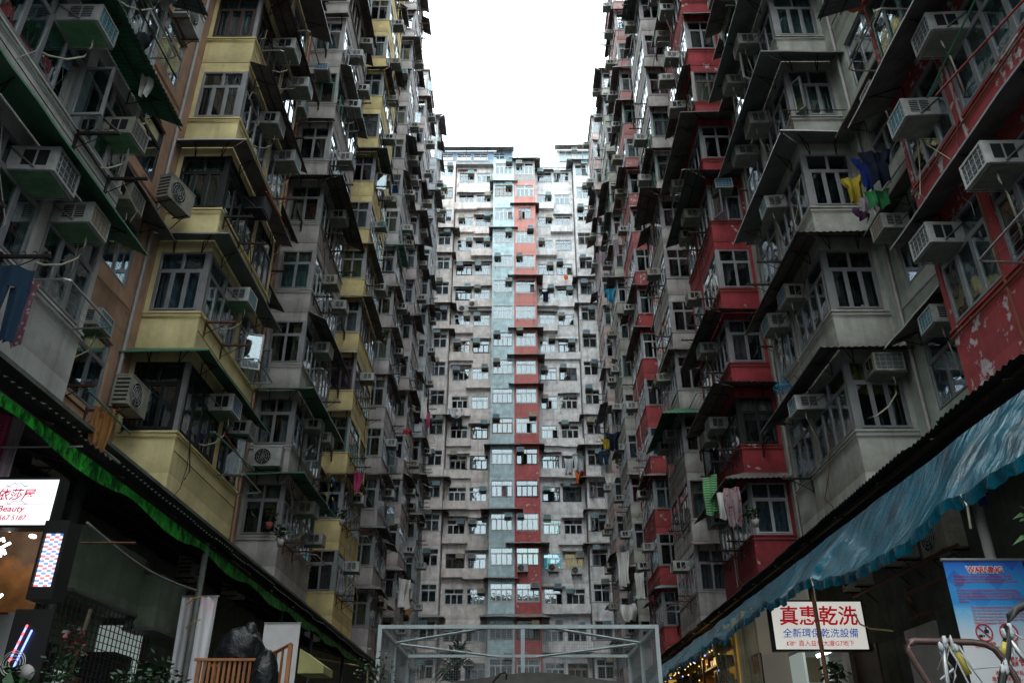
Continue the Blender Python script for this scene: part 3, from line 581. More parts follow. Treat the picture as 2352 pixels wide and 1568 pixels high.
RS = [dict(plain, u=-.68, wall='w_white', rec='w_white'),
      dict(u=7.46, wall='w_redworn', rec='w_greenish', name='worn red stack at right edge', rname='', pipe='piperust', blabel='red bay stack with peeling paint', rlabel='greenish white recessed wall',
           style={0: dict(can=1, mode=3, d=.6, sheet='sheet', corr=False, ac=True, ac2=True, cur='c_mint'), 1: dict(can=1, mode=3, d=.8, sheet='sheet', corr=False, ac=True, ac2=True, cur='c_mint'), 2: dict(can=1, mode=3, corr=True, d=.9, sheet='sheet3')}, rstyle={0: dict(ac=True, can=True), 1: dict(ac=True, can=True), 2: dict(ac=True)}),
      dict(u=15.6, wall='w_white', rec='w_white', name='large white bay stack', rname='', pipe='pipegrey', blabel='stained off-white bay stack', canp=1,
           style={0: dict(can=1, mode=3, d=.65, corr=True, sheet='sheet', cur='k_yellow', style=4, acf=True, ackf=('acold', 'ggrey', 'acunder'), ac=True, frame='alu'), 1: dict(can=1, mode=3, d=.7, corr=True, sheet='sheet2', cur='c_brown', style=3, ac=True, ac2=True, frame='alu', acf=False), 2: dict(can=1, mode=3, d=.62, corr=False, sheet='sheet3', cur='c_dark', style=None, ac=True, acf=False, frame='alu'),
                  3: dict(can=1, mode=3, d=.8, corr=False, sheet='sheet3', cur='c_green', style=0, ac=True, open=(0,), frame='alu'), 4: dict(can=1, mode=3, cur='c_mint', style=0)}),
      dict(u=23.75, wall='w_red', rec='w_redpale', name='large red bay stack', rname='', pipe='piperust', blabel='deep red bay stack', rlabel='faded red recessed wall', canp=.95,
           style={0: dict(can=1, mode=3, corr=True, d=.8, sheet='sheet'), 1: dict(can=1, mode=3, corr=True, d=.8, frame='alublack'), 2: dict(can=1, mode=3, corr=True, d=.75, cur='c_pink', style=1), 3: dict(can=0), 4: dict(can=1, mode=3, d=.8, corr=True), 5: dict(can=1, mode=3, corr=False, d=.8)}),
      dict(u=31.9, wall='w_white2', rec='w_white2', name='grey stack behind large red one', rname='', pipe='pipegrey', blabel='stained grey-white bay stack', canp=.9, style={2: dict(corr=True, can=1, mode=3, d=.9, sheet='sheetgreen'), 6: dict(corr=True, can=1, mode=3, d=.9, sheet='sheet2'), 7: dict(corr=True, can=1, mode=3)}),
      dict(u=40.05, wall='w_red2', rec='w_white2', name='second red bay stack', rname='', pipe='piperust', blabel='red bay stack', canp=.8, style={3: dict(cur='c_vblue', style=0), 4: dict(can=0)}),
      dict(u=48.2, wall='w_white', rec='w_white2', name='far white stack', rname='', pipe='pipegrey', style={3: dict(cur='c_vpurple', style=0)}),
      dict(u=56.35, wall='w_pinkish', rec='w_endwhite', name='farthest right-hand stack', rname='', kt=17)]
side(left, FL, True, LS); side(right, FR, False, RS)
# the block's body behind the bay facades, and its base down to the courtyard
for bld, F, u in ((left, FL, 'w_salmon'), (right, FR, 'w_white')):
    b = MB(); b.fbox(F, -1, 64.6, -6, -.7, 0, 51.2, 'w_endgrey'); b.fbox(F, -1, 66.5, -6, -.31, 51.2, 51.6, 'w_endgrey'); build('core_wall', b, bld)
    b = MB(); b.fbox(F, -1, 64.5, -.7, .25, 0, BOT - .004, 'w_podium'); b.fbox(F, -1, 64.5, .25, NB, BOT - .07, BOT - .006, 'w_podium'); build('base_wall', b, bld)

b = MB(); b.box(-13, 13, -24, -20, 0, 30, 'w_endgrey'); build('rear_shade_wall', b, left)  # unseen wall behind the camera, added and sized to shade the courtyard
# ---- end block
EB = 66.95; ES = 7.89; EK = range(-1, 18)
FE = lambda u, n, z: (u, EB - n, z)
def endcol(u0, u1, n, mat, nm, nc=4, nt=2, h=1.4, acp=.55, canp=.55, over={}, wins=None, frames=('aluwhite', 'aluwhite', 'aluwhite', 'alu')):
    b = MB(); side_ = n > .2
    for k in EK:
        s = ES + H * k; z0 = s - .88; t = s + h; zt = s + H - .88; st = over.get(k, {}); m_ = st.get('wall', mat)
        ws = st.get('wins', wins) or [((u0 + u1) / 2, u1 - u0 - .28, nc)]
        if k == -1: z0 = 0
        b.fbox(FE, u0, u1, -.3, n, z0, s, m_); b.fbox(FE, u0, u1, -.3, n, t, zt, m_)
        x = u0
        for c, w, q in ws:
            b.fbox(FE, x, c - w / 2, -.3, n, s, t, m_); x = c + w / 2
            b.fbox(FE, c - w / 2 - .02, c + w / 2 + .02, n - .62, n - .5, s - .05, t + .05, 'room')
        b.fbox(FE, x, u1, -.3, n, s, t, m_)
        for j, (c, w, q) in enumerate(ws):
            if not side_ and R.random() < .45: x_ = R.uniform(.12, .5); b.fbox(FE, c - w / 2 - x_, c + w / 2 + R.uniform(.12, .5), .002, R.uniform(.18, .5), z0 + R.uniform(.0, .2), s - .02, m_)
            fr = st.get('frame', R.choice(frames) if R.random() > .1 else R.choice(('alubrown', 'alublack', 'alutan')))
            window(end, FE(c, n - .06, s), 0, round(w - .01, 3), h - .01, q, nt, fr, st.get('cur'), st.get('style'), (R.randrange(q),) if R.random() < .16 else (), st['lits'][j] if 'lits' in st else st.get('lit'))
            wn_ = nm if len(ws) == 1 else nm[j]
            if st.get('ac', R.random() < acp): ac(FE(c + R.choice((-1, 1)) * (w / 2 - .36), n - .1, s + h - R.choice((.43, .2, .05, .43))), 0, orf(k + 1) + ' of ' + wn_)
            if R.random() < .4: rack(FE(c, n, s - .06), 0, 2, orf(k + 1) + ' of ' + wn_)
            if st.get('can', R.random() < canp):
                d = R.uniform(.25, .45) if not side_ else R.uniform(.35, .7); mt = R.choice(SHEETS); zz = t + R.uniform(.18, .34)
                if side_: canopy(end, [(u0 - .0, EB, 0), (u0, EB - n, 0), (u1, EB - n, 0), (u1, EB, 0)], [(-1, 0), (-1, -1), (1, -1), (1, 0)], d, d * R.uniform(.3, .5), zt, mt, R.random() < .3)
                else: canopy(end, [(c - w / 2 - .2, EB - n, 0), (c + w / 2 + .2, EB - n, 0)], [(0, -1), (0, -1)], d, d * .35, zz, mt, R.random() < .3)
    return b
W1 = ['pale pink wall, window farther from blue column', 'pale pink wall, window beside blue column']; W2 = ['white end wall, window beside red column', 'white end wall, window farther from red column']
b = endcol(-5.9, -2.14, .0, 'w_endpink', W1, wins=[(-4.85, 1.52, 3), (-3.12, 1.52, 3)], h=1.24, acp=.68, canp=.45); build('pink_wall', b, end, label='pale pink rendered wall')
b = endcol(1.97, 5.75, .0, 'w_endwhite', W2, wins=[(2.95, 1.48, 3), (4.68, 1.55, 3)], h=1.24, acp=.68, canp=.5, over={3: dict(lits=('lit_turq', 'lit_warm')), 4: dict(lits=('lit_green', None)), 6: dict(frame='alublack'), 5: dict(frame='alublack')}); build('white_wall', b, end, label='stained white rendered wall')
b = endcol(-2.14, -.10, 1.3, 'w_blue', 'pale blue column', over={16: dict(cur='k_blue', style=4, frame='alutan'), 7: dict(cur='c_vpink', style=0), 14: dict(style=5, cur='c_blue')}, acp=.5, canp=.36); build('blue_column', b, end, label='pale blue projecting column')
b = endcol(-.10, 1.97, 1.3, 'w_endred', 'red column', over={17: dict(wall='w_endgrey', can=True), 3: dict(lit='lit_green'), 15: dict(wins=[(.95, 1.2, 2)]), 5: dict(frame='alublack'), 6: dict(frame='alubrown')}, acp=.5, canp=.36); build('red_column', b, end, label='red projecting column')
b = endcol(-8.05, -6.0, 1.0, 'w_endpink', 'pink corner bay of end wall', nc=2, acp=.7, canp=.5, wins=[(-6.75, 1.25, 2)]); build('corner_bay', b, end, label='pale pink corner bay')
b = endcol(5.85, 8.07, 1.0, 'w_endwhite', 'white corner bay of end wall', nc=2, acp=.7, canp=.5, wins=[(6.65, 1.3, 2)]); build('corner_bay', b, end, label='white corner bay')
ZR = ES + H * 18 - .88
b = MB(); b.box(-14, 14, EB + .7, EB + 8, 0, ZR, 'w_endgrey'); b.box(-8.2, -.1, EB - .6, EB + 8, ZR, ZR + .25, 'w_endgrey'); b.box(-.1, 1.97, EB - 1.36, EB + 8, ZR, ZR + .16, 'w_endgrey'); b.box(1.97, 8.2, EB - .05, EB + 8, ZR, ZR + .45, 'w_endwhite'); build('roof', b, end)
# rooftop huts
b = MB(); z = ZR + .25
b.box(-8, -.2, EB - .2, EB + 4, z, z + 1.75, 'w_roofblue'); build('rooftop_hut', b, end, label='blue and red rooftop hut')
for c, w, q in ((-5.2, 1.5, 3), (-3.5, 1.5, 2), (-1.6, 1.2, 2), (-6.9, 1.2, 2)): window(end, (c, EB - .24, z + .45), 0, w, .95, q, 2, 'aluwhite', 'c_mint', 0)
canopy(end, [(-8.0, EB - .2, 0), (-1.9, EB - .2, 0)], [(0, -1)] * 2, .9, .15, z + 1.80, 'sheet'); canopy(end, [(-1.9, EB - .2, 0), (-.1, EB - .2, 0)], [(0, -1)] * 2, 1.0, .2, z + 1.7, 'sheet')
b = MB(); z = ZR + .45; b.box(4.3, 8.1, EB + .2, EB + 4, z, z + 2.0, 'w_endwhite'); build('rooftop_hut', b, end, label='white rooftop hut with turquoise windows')
for c in (5.2, 7.0): window(end, (c, EB + .16, z + .5), 0, 1.3, 1.3, 2, 2, 'aluwhite', 'c_mint', 0)
canopy(end, [(4.1, EB + .2, 0), (8.2, EB + .2, 0)], [(0, -1)] * 2, .9, .1, z + 2.08, 'sheet2'); ac((6.1, EB + .16, z + 1.5), 0, 'on white rooftop hut')
b = MB(); b.bar((2.0, EB, ZR), (2.0, EB, ZR), .02, 'iron')
mast = thing('antenna_mast', (.25, EB - .6, ZR + .16), 'dark antenna mast on the roof above the red column', 'antenna'); m0 = Vector(mast.location)
b = MB(); b.tube([m0, m0 + Vector((0, 0, 2.5))], .035, 'iron'); build('mast', b, mast)
b = MB()
for q in range(6): zq = .5 + q * .33; b.tube([m0 + Vector((-.28, 0, zq)), m0 + Vector((-.1, 0, zq + .1)), m0 + Vector((.05, 0, zq))], .02, 'iron', 4)
b.tube([m0 + Vector((.14 * math.cos(a * .6), 0, 2.6 + .2 * math.sin(a * .6))) for a in range(11)], .02, 'iron', 4); build('aerial', b, mast)
b = MB(); b.tube([(3.4, EB - .02, ZR + .45), (3.4, EB - .02, ZR + 1.9)], .03, 'iron'); build('roof_pole', b, origin=(3.4, EB, ZR + .45), label='thin bare pole on the white parapet of the end roof', cat='pole')

finish_parts(left, 0); finish_parts(right, 0); finish_parts(end, 0); finish_acs(); finish_racks()
#@@STREET
# ------------------------------------------------------------------ small builders for the courtyard
def blob(b, c, rx, ry, rz_, mat, n=14, m=9, amp=.0, fr=3., seed=0):
    c = Vector(c)
    def fn(u, v):
        th, ph = 2 * PI * u, PI * (v - .5); d = Vector((math.cos(th) * math.cos(ph), math.sin(th) * math.cos(ph), math.sin(ph)))
        k = 1 + amp * noise.noise(d * fr + Vector((seed, 0, 0))) + amp * .5 * abs(noise.noise(d * fr * 2.7 + Vector((0, seed, 0))))
        return c + Vector((d.x * rx * k, d.y * ry * k, d.z * rz_ * k))
    b.grid(fn, n, m, mat)
def leaves(b, c, r, n, size, mats=('leaf', 'leaf2'), flat=.7):
    c = Vector(c)
    for _ in range(n):
        d = Vector((R.gauss(0, 1), R.gauss(0, 1), R.gauss(0, 1) * flat)); d = d.normalized() * r * R.random() ** .45
        p = c + d; a = Vector((R.uniform(-1, 1), R.uniform(-1, 1), R.uniform(-.6, .5))).normalized(); s = a.cross(Vector((R.uniform(-1, 1), R.uniform(-1, 1), 1))).normalized(); L = size * R.uniform(.6, 1.3)
        b.quad(p, p + a * L * .5 + s * L * .3, p + a * L, p + a * L * .5 - s * L * .3, R.choice(mats))
def plant(name, loc, label, r, n, size, h=.0, cat='plant', mats=('leaf', 'leaf2'), pot=None, group=None):
    t = thing(name, loc, label, cat, group); L = Vector(loc); b = MB()
    for _ in range(3): a = L + Vector((R.uniform(-.1, .1) * r, R.uniform(-.1, .1) * r, 0)); b.tube([a, a + Vector((R.uniform(-.2, .2) * r, 0, h * .6 + r * .3)), a + Vector((R.uniform(-.4, .4) * r, R.uniform(-.3, .3) * r, h + r * .9))], .012 + .02 * r, 'stem', 5)
    build('stem', b, t); b = MB(); leaves(b, L + Vector((0, 0, h + r * .6)), r, n, size, mats); build('foliage', b, t)
    if pot:
        b = MB(); b.tube([L + Vector((0, 0, -.16)), L + Vector((0, 0, .02))], .07, pot, 10, .1); build('pot', b, t, True)
    return t
def hang(name, shape, p, w, h, rz, mat, label, cat='laundry', group='laundry hung out to dry'):
    b = MB(); ph = R.random() * 9; nx, ny = 24, 14
    def hw(t):
        if shape == 'shirt': return 1.0 if t < .12 else (.98 - (t - .12) * .5 if t < .34 else .62 - .03 * math.sin(t * 9))
        if shape == 'rag': return .55 + .4 * math.sin(t * 2.6 + .4)
        return 1.0
    def fn(u, v):
        x = (u - .5) * w * hw(v); sag = .05 * w * math.sin(u * PI) * (1 - v) if shape != 'shirt' else -.10 * w * abs(u - .5) * 2 * (1 if v < .34 else 0)
        y = (.06 + .09 * v) * math.sin(u * 11 + ph + v * 1.3) * w + .03 * math.sin(v * 6 + ph) * h + .03 * w * math.sin(u * 27 + ph - v * 2); x *= 1 - .18 * math.sin(v * 2.4)
        z = -v * h - sag + .03 * h * math.sin(u * 9 + ph) * v; return Vector((x, y, z))
    if shape == 'pants':
        for s in (-1, 1): b.grid(lambda u, v: Vector((s * w * .25 * (1 + .18 * v) + (u - .5) * w * .5 * (1 - .25 * v), .04 * math.sin(u * 7 + ph + s), -h * .28 - v * h * .72)), 6, 6, mat)
        b.grid(lambda u, v: Vector(((u - .5) * w, .04 * math.sin(u * 9 + ph), -v * h * .29)), 10, 3, mat)
    else: b.grid(fn, nx, ny, mat)
    return link(name, b.mesh(name, True), None, p, rz, label, cat, group)
def text(name, body, parent, loc, size, mat, align='LEFT', bold=0., shear=0., sx=1., rot=(PI / 2, 0, 0), spacing=1.):
    c = bpy.data.curves.new(name, 'FONT'); c.body = body; c.size = size; c.align_x = align; c.offset = bold; c.shear = shear; c.resolution_u = 3; c.space_line = spacing; c.extrude = .001
    t = bpy.data.objects.new(name, c); COL.objects.link(t); dg = bpy.context.evaluated_depsgraph_get()
    me = bpy.data.meshes.new_from_object(t.evaluated_get(dg)); bpy.data.objects.remove(t); me.materials.clear(); me.materials.append(MATS[mat])
    o = link(name, me, parent, loc, rot=rot); o.scale = (sx, 1, 1); return o
def vpole(u, v, X, r, mat, label, name='post', z0=0., cat='post', group=None):
    p = on_x(u, v, X); b = MB(); b.tube([(p.x, p.y, z0), (p.x, p.y, p.z)], r, mat, 8); build(name, b, None, True, origin=(p.x, p.y, z0), label=label, cat=cat, group=group); return p
TO = {}
def outdoor(loc, rz, label, body='acwhite'):
    if body not in TO:
        c, f, k = MB(), MB(), MB(); W, D, Hh = .84, .32, .58
        c.box(-W / 2, W / 2, -D, 0, 0, Hh, body); c.box(-W / 2 - .012, W / 2 + .012, -D - .012, .012, Hh, Hh + .025, body)
        for q in range(6): c.box(-W / 2 - .006, -W / 2, -D + .03, -.03, .06 + q * .085, .10 + q * .085, 'dark')
        f.tube([(-.12, -D - .004, .29), (-.12, -D - .001, .29)], .245, 'dark', 24)
        for r in (.24, .18, .12, .06): f.tube([(-.12 + r * math.cos(a * PI / 12), -D - .014, .29 + r * math.sin(a * PI / 12)) for a in range(25)], .006, 'acwhite', 4)
        for a in range(8): f.bar((-.12, -D - .014, .29), (-.12 + .24 * math.cos(a * PI / 4), -D - .014, .29 + .24 * math.sin(a * PI / 4)), .006, 'acwhite')
        k.bar((-.3, -.02, -.03), (.3, -.02, -.03), .03, 'iron')
        for s in (-.3, .3): k.bar((s, .06, -.03), (s, -D - .03, -.03), .03, 'iron'); k.bar((s, .06, -.33), (s, -D * .8, -.03), .022, 'iron')
        TO[body] = (c.mesh('outdoor_unit'), f.mesh('fan_grille'), k.mesh('bracket'))
    c, f, k = TO[body]; o = link('outdoor_unit', c, None, loc, rz, label, 'outdoor unit', 'outdoor units of split air conditioners'); link('fan_grille', f, o); link('bracket', k, o); return o

# ------------------------------------------------------------------ canopy roofs over the shops
def shoproof(sgn, Xe, ze, Xw, zw, y0, y1, name, label):
    t = thing(name, (sgn * Xw, (y0 + y1) / 2, 0), label, 'canopy roof'); b = MB(); n = int((y1 - y0) / .07)
    jag = [R.uniform(-.05, .05) for _ in range(n // 14 + 2)]
    b.grid(lambda u, v: Vector((sgn * (Xw + (Xe - Xw) * v + (jag[int(u * n) // 14] if v == 1 else 0)), y0 + (y1 - y0) * u, zw + (ze - zw) * v + (.02 if int(round(u * n)) % 2 else -.02))), n, 4, 'roofsheet'); build('corrugated_sheet', b, t)
    b = MB()
    for f in (.12, .5, .93): x = sgn * (Xw + (Xe - Xw) * f); z = zw + (ze - zw) * f - .07; b.box(x - .03, x + .03, y0, y1, z - .06, z, 'iron')
    y = y0 + .5
    while y < y1: b.bar((sgn * Xw, y, zw - .14), (sgn * (Xe - .0), y, ze - .13), .035, 'iron'); y += 1.9
    build('rafter', b, t)
    return t
shoproof(-1, 5.2, 5.14, 8.0, 5.95, 2.5, 32.6, 'shop_roof', 'dark corrugated roof over the shops beneath the yellow and grey stacks')
shoproof(1, 5.6, 5.66, 8.0, 6.15, 2.5, 35, 'shop_roof', 'dark corrugated roof over the shops beneath the red and white stacks')
# green valance
b = MB(); n = 420
def vfn(u, v):
    y = 4.5 + 28 * u; s = noise.noise(Vector((y * 1.1, 0, 0))); s2 = noise.noise(Vector((y * 3.7, 5, 0)))
    return Vector((-5.33 + .05 * s2 * v + .04 * s * v, y, 5.03 - v * (.17 + .05 * s + .025 * s2) - .05 * math.sin(y * 2.1) * v))
b.grid(vfn, n, 4, 'tarpgreen'); va = build('awning_valance', b, None, True, origin=(-5.33, 18, 5), label='long green tarpaulin valance hanging along the left shop roof', cat='awning')
b = MB(); b.tube([(-5.4, 4.5, 4.86), (-5.4, 32.4, 4.86)], .025, 'postgrey', 6); build('rail', b, va) if 0 else None
# posts on the green side
vpole(476, 1246, -5.36, .055, 'postgrey', 'grey steel post with a white banner tied to it, under the green valance')
vpole(650, 1378, -5.42, .05, 'postdark', 'dark steel post just beyond the crib, under the green valance'); vpole(719, 1434, -5.42, .05, 'postdark', 'middle dark steel post under the green valance, beyond the pale board'); vpole(790, 1486, -5.42, .05, 'postdark', 'farthest steel post under the green valance, beside the mesh cage')
pp = vpole(193, 1085, -5.9, .075, 'postdark', 'thick dark post wrapped in creeper, beside the checked light box')
# sign of the beauty shop
Y = 9.; A = on_y(138, 1101, Y); Bm = on_y(120, 1205, Y); wS = 1.45; hS = A.z - Bm.z
sg = thing('shop_sign', (A.x, Y, Bm.z), 'white lit box sign with magenta characters and a telephone number', 'shop sign'); b = MB()
b.box(A.x - wS, A.x, Y - .0, Y + .16, Bm.z, A.z, 'signwhite'); build('panel', b, sg)
b = MB(); e = .03
b.box(A.x - wS - e, A.x + e, Y - .01, Y + .17, A.z + .001, A.z + e, 'black'); b.box(A.x - wS - e, A.x + e, Y - .01, Y + .17, Bm.z - e, Bm.z - .001, 'black'); b.box(A.x + .001, A.x + e, Y - .01, Y + .17, Bm.z, A.z, 'black'); build('frame', b, sg)
p0 = on_y(0, 1147, Y)
text('lettering', '依莎屋', sg, (p0.x - A.x - .05, -.006, on_y(0, 1146, Y).z - Bm.z), .142, 'signred', 'LEFT', .001, .15, 1.0); text('lettering', 'Beauty', sg, (p0.x - A.x + .0, -.006, on_y(0, 1174, Y).z - Bm.z), .095, 'signred', 'LEFT', .001, .2, 1.15); text('lettering', '2567 5187', sg, (p0.x - A.x + .0, -.006, on_y(0, 1194, Y).z - Bm.z), .080, 'signred', 'LEFT', .0008, .2)
b = MB()
for s in (1113, 1153):
    for k in range(2):
        c0 = on_y(28 + k * 26, s, Y); b.tube([c0 + Vector((-.06 + .012 * a, -.006, .018 * math.sin(a * .63) * (1 if k else -1))) for a in range(11)], .0028, 'signblue', 4)
    a0, a1 = on_y(10, s + 5, Y), on_y(110, s + 4, Y); b.tube([a0 + Vector((0, -.006, 0)), a1 + Vector((0, -.006, 0))], .002, 'signred', 4)
build('ornament', b, sg)
# wooden soffit with spots, neon strokes
t = thing('beauty_salon', (-6.6, 10.2, 0), 'brown timber shop front under the white lit sign, with spotlights', 'shop front'); b = MB()
P = [on_y(-140, 1204, 9.9), on_y(150, 1204, 9.9), on_y(75, 1405, 9.9), on_y(-180, 1405, 9.9)]
b.quad(P[0], P[1], P[2], P[3], 'woodpanel'); build('timber_panel', b, t)
for u, v in ((20, 1214), (76, 1229), (126, 1255)):
    c = on_y(u, v, 9.66); b = MB(); b.tube([c, c + Vector((0, -.004, -.02))], .04, 'downlight', 12); build('spotlight', b, t)
    l = bpy.data.lights.new('spot', 'SPOT'); l.energy = 10; l.color = (1, .72, .36); l.spot_size = rad(75); l.spot_blend = .8; lo = bpy.data.objects.new('spot', l); COL.objects.link(lo); lo.location = c + Vector((0, -.02, -.05)); lo.rotation_euler = (Vector((.1, -.32, 1))).to_track_quat('Z', 'Y').to_euler()
b = MB()
for pts in ([(-2, 1240), (8, 1236), (9, 1243)], [(-5, 1262), (12, 1252), (24, 1246)], [(-4, 1270), (10, 1263), (12, 1272)], [(4, 1262), (0, 1278)], [(-4, 1372), (6, 1364)]): b.tube([on_y(u, v, 9.6) for u, v in pts], .016, 'neon', 6)
build('lit_lettering', b, t, True)
b = MB(); a0 = on_y(-60, 1390, 10.6); a1 = on_y(52, 1460, 10.6); b.box(a0.x, a1.x, 10.6, 10.64, a1.z - 1.2, a0.z, 'plastic_white'); a0 = on_y(-10, 1397, 10.6); a1 = on_y(18, 1410, 10.6); b.box(a0.x, a1.x, 10.58, 10.598, a1.z, a0.z, 'red'); build('side_board', b, t)
# checked light box
Y = 9.0; c0, c1 = on_y(141, 1226, Y), on_y(113, 1348, Y); wB = .30; t = thing('light_box', (c0.x, Y, c1.z), 'tall narrow light box lit with red, blue and white checks', 'light box'); b = MB()
nr = 22; x0 = c0.x - .02; hB = c0.z - c1.z
for r_ in range(nr):
    for cc in range(4): b.quad(*[(x0 - .13 + (cc + i) * .05, Y - .02, c1.z + hB * (r_ + j) / nr) for i, j in ((0, 0), (1, 0), (1, 1), (0, 1))], ('pwh' if (r_ + cc) % 2 else ('pbl' if (r_ // 2 + cc) % 2 else 'prd')))
build('checked_panel', b, t); b = MB(); b.box(x0 - .16, x0 + .11, Y - .015, Y + .22, c1.z - .13, c0.z + .14, 'black'); b.box(x0 - .16, x0 - .131, Y - .05, Y - .015, c1.z - .13, c0.z + .14, 'black'); b.box(x0 + .071, x0 + .11, Y - .05, Y - .015, c1.z - .13, c0.z + .14, 'black'); b.box(x0 - .13, x0 + .07, Y - .05, Y - .016, c0.z + .002, c0.z + .14, 'black'); b.box(x0 - .13, x0 + .07, Y - .05, Y - .016, c1.z - .13, c1.z - .002, 'black'); build('case', b, t)
# roller grille with lit shop behind
Xg = -6.32; y0, y1 = 11.2, 15.0; zg = on_x(312, 1410, -6.3).z - .07; t = thing('folding_grille', (Xg, y0, 0), 'dark metal grille drawn across a dimly lit shop, beside the creeper', 'grille'); b = MB()
for i in range(27): y = y0 + (y1 - y0) * i / 26; b.bar((Xg, y, .3), (Xg, y, zg), .016, 'iron')
n = int((zg - .3) / .1)
for i in range(n + 1): z = .3 + (zg - .3) * i / n; b.bar((Xg, y0, z), (Xg, y1, z), .011, 'iron')
build('bars', b, t); b = MB(); b.box(Xg - .9, Xg - .85, y0 - 1, y1, 0, 3.0, 'booth'); b.box(Xg - .9, Xg - .85, y0 - 1, y1, 3.003, zg + .3, 'w_podgreen'); b.box(Xg - .85, Xg - .1, y1 - .06, y1, 0, zg, 'booth'); build('shop_wall', b, t); b = MB(); b.box(Xg - .84, Xg - .5, 12.3, 13.1, 0, 3.25, 'dark'); b.box(Xg - .84, Xg - .6, 14.1, 14.6, 0, 2.9, 'woodpanel'); build('cupboard', b, t)
def fascia(X, ua, ub, va_, vb, label, mat='w_podgreen', h=None):
    a = on_x(ua, va_, X); c = on_x(ub, vb, X); b = MB(); z0 = c.z; b.box(X - .5, X, a.y, c.y, z0, z0 + (h or .9), mat); b.box(X - .52, X + .03, a.y, c.y, z0 - .05, z0 - .003, 'postgrey')
    build('fascia_panel', b, origin=(X, a.y, z0), label=label, cat='fascia')
fascia(-6.3, 165, 312, 1352, 1410, 'blank greenish shop fascia panel over the dark grille, under the roof'); fascia(-6.0, 352, 408, 1436, 1462, 'smaller olive fascia panel behind the white banner', h=.85); fascia(-6.9, 278, 350, 1436, 1437, 'dull grey-green fascia panel between the two other panels', h=.8)
b = MB(); a = on_x(262, 1500, -6.5); b.box(-7.2, -6.5, a.y, a.y + 3.2, 0, 3.3, 'dark'); build('shop_counter', b, origin=(-6.8, a.y, 0), label='dark closed stall behind the leafy shrubs, under the olive panel', cat='stall')
# hanging conduit and chain
b = MB(); b.tube([on_y(200, 1200, 9.4).lerp(on_y(455, 1356, 13.2), q / 8) + Vector((0, 0, -.12 * math.sin(q / 8 * PI))) for q in range(9)], .016, 'postgrey', 6); build('cable', b, None, True, origin=(-5, 11, 4), label='thick grey cable sagging from the dark post to the banner post', cat='cable')
b = MB(); a = on_y(183, 1246, 9.6); c = on_y(312, 1246, 9.6); b.bar(a, c, .022, 'rustiron'); build('beam', b, origin=tuple(a), label='short rusty beam under the roof near the light box', cat='beam')
# laundry line under the roof
for u, v, w_, h_, m_, l_ in ((22, 930, .22, .85, 'k_pink', 'pink garment hanging under the roof, above the lit sign'), (50, 945, .16, .9, 'k_lav', 'pale mauve towel hanging under the roof, above the lit sign'), (6, 925, .2, .7, 'k_stripedark', 'dark striped garment hanging under the roof at the photo edge')): hang('towel', 'towel', on_y(u, v, 9.4), w_, h_, .5, m_, l_)
b = MB(); b.tube([on_y(-60, 1027, 9.3), on_y(190, 1025, 9.3)], .012, 'steel', 5); build('pole', b, origin=tuple(on_y(0, 1027, 9.3)), label='thin shiny pole spanning the dark space above the lit sign', cat='pole')
for u, v, X, l_ in ((105, 1085, -7.1, 'green-cast outdoor unit in the dark space right above the lit sign'), (185, 1120, -7.1, 'dim outdoor unit behind the dark post, under the green valance'), (230, 1150, -7.3, 'dim outdoor unit deeper under the green valance'), (520, 1370, -7.0, 'dim outdoor unit under the roof behind the white banner'), (420, 1330, -7.2, 'pale outdoor unit high under the roof left of the banner')): p = on_x(u, v, X); outdoor((p.x, p.y, p.z), PI / 2, l_, 'acold')
# white banner, board
p = on_x(476, 1246, -5.36); Y = p.y + .12; a, c = on_y(419, 1369, Y), on_y(501, 1370, Y); wb = c.x - a.x
m, nt, out = nt_new('bannerpink'); g = G(nt); tc = g.n('ShaderNodeTexCoord'); sp = g.n('ShaderNodeSeparateXYZ'); g.l(tc.outputs['Object'], sp.inputs[0])
g.bsdf(out, g.mix(g.math('MULTIPLY', g.ramp(sp.outputs[2], -.42, .05), g.ramp(g.noise(g.obj(9, 9, .8), 1.2, 2), .40, .62)), (.60, .58, .60, 1), (.55, .28, .31, 1)), .3, 0, .5); MATS['bannerpink'] = m
t = thing('banner', tuple(a), 'limp white banner with a faintly pink top, tied to the grey post', 'banner'); b = MB(); b.grid(lambda u, v: Vector((a.x + wb * u, Y + .05 * math.sin(u * 9 + v * 2) * (.4 + v) + .02 * math.sin(u * 23), a.z - 2.0 * v)), 26, 12, 'bannerpink'); build('fabric', b, t, True)
b = MB(); b.tube([a + Vector((-.02, 0, .01)), c + Vector((.02, 0, .01))], .014, 'steel', 6); build('top_rod', b, t)
b = MB()
for v in (1379, 1432): q = on_x(449, v, -5.3); b.tube([q + Vector((-.12, -.07, -.08)), q + Vector((0, -.09, .02)), q + Vector((.1, -.07, .06))], .012, 'yellowwrap', 5)
build('tie', b, t)
Y = 16.; a, c = on_y(608, 1432, Y), on_y(690, 1435, Y); t = thing('display_board', tuple(a), 'plain pale roll-up board standing behind the crib', 'board'); b = MB(); b.box(a.x, c.x, Y, Y + .02, a.z - 2, a.z, 'plastic_white'); build('panel', b, t); b = MB(); b.tube([(a.x - .01, Y, a.z + .012), (c.x + .01, Y, a.z + .012)], .014, 'steel', 6); build('top_rod', b, t)
b = MB(); Y = 19.; a, c = on_y(688, 1500, Y), on_y(742, 1545, Y); b.hexa([(a.x, Y, c.z), (c.x, Y, c.z), (c.x, Y + 1, c.z), (a.x, Y + 1, c.z), (a.x, Y, c.z + .5), (c.x, Y, c.z + .15), (c.x, Y + 1, c.z + .15), (a.x, Y + 1, c.z + .5)], 'sheetyellow'); build('awning', b, origin=tuple(a), label='small yellow-green stall awning behind the dark posts', cat='awning')
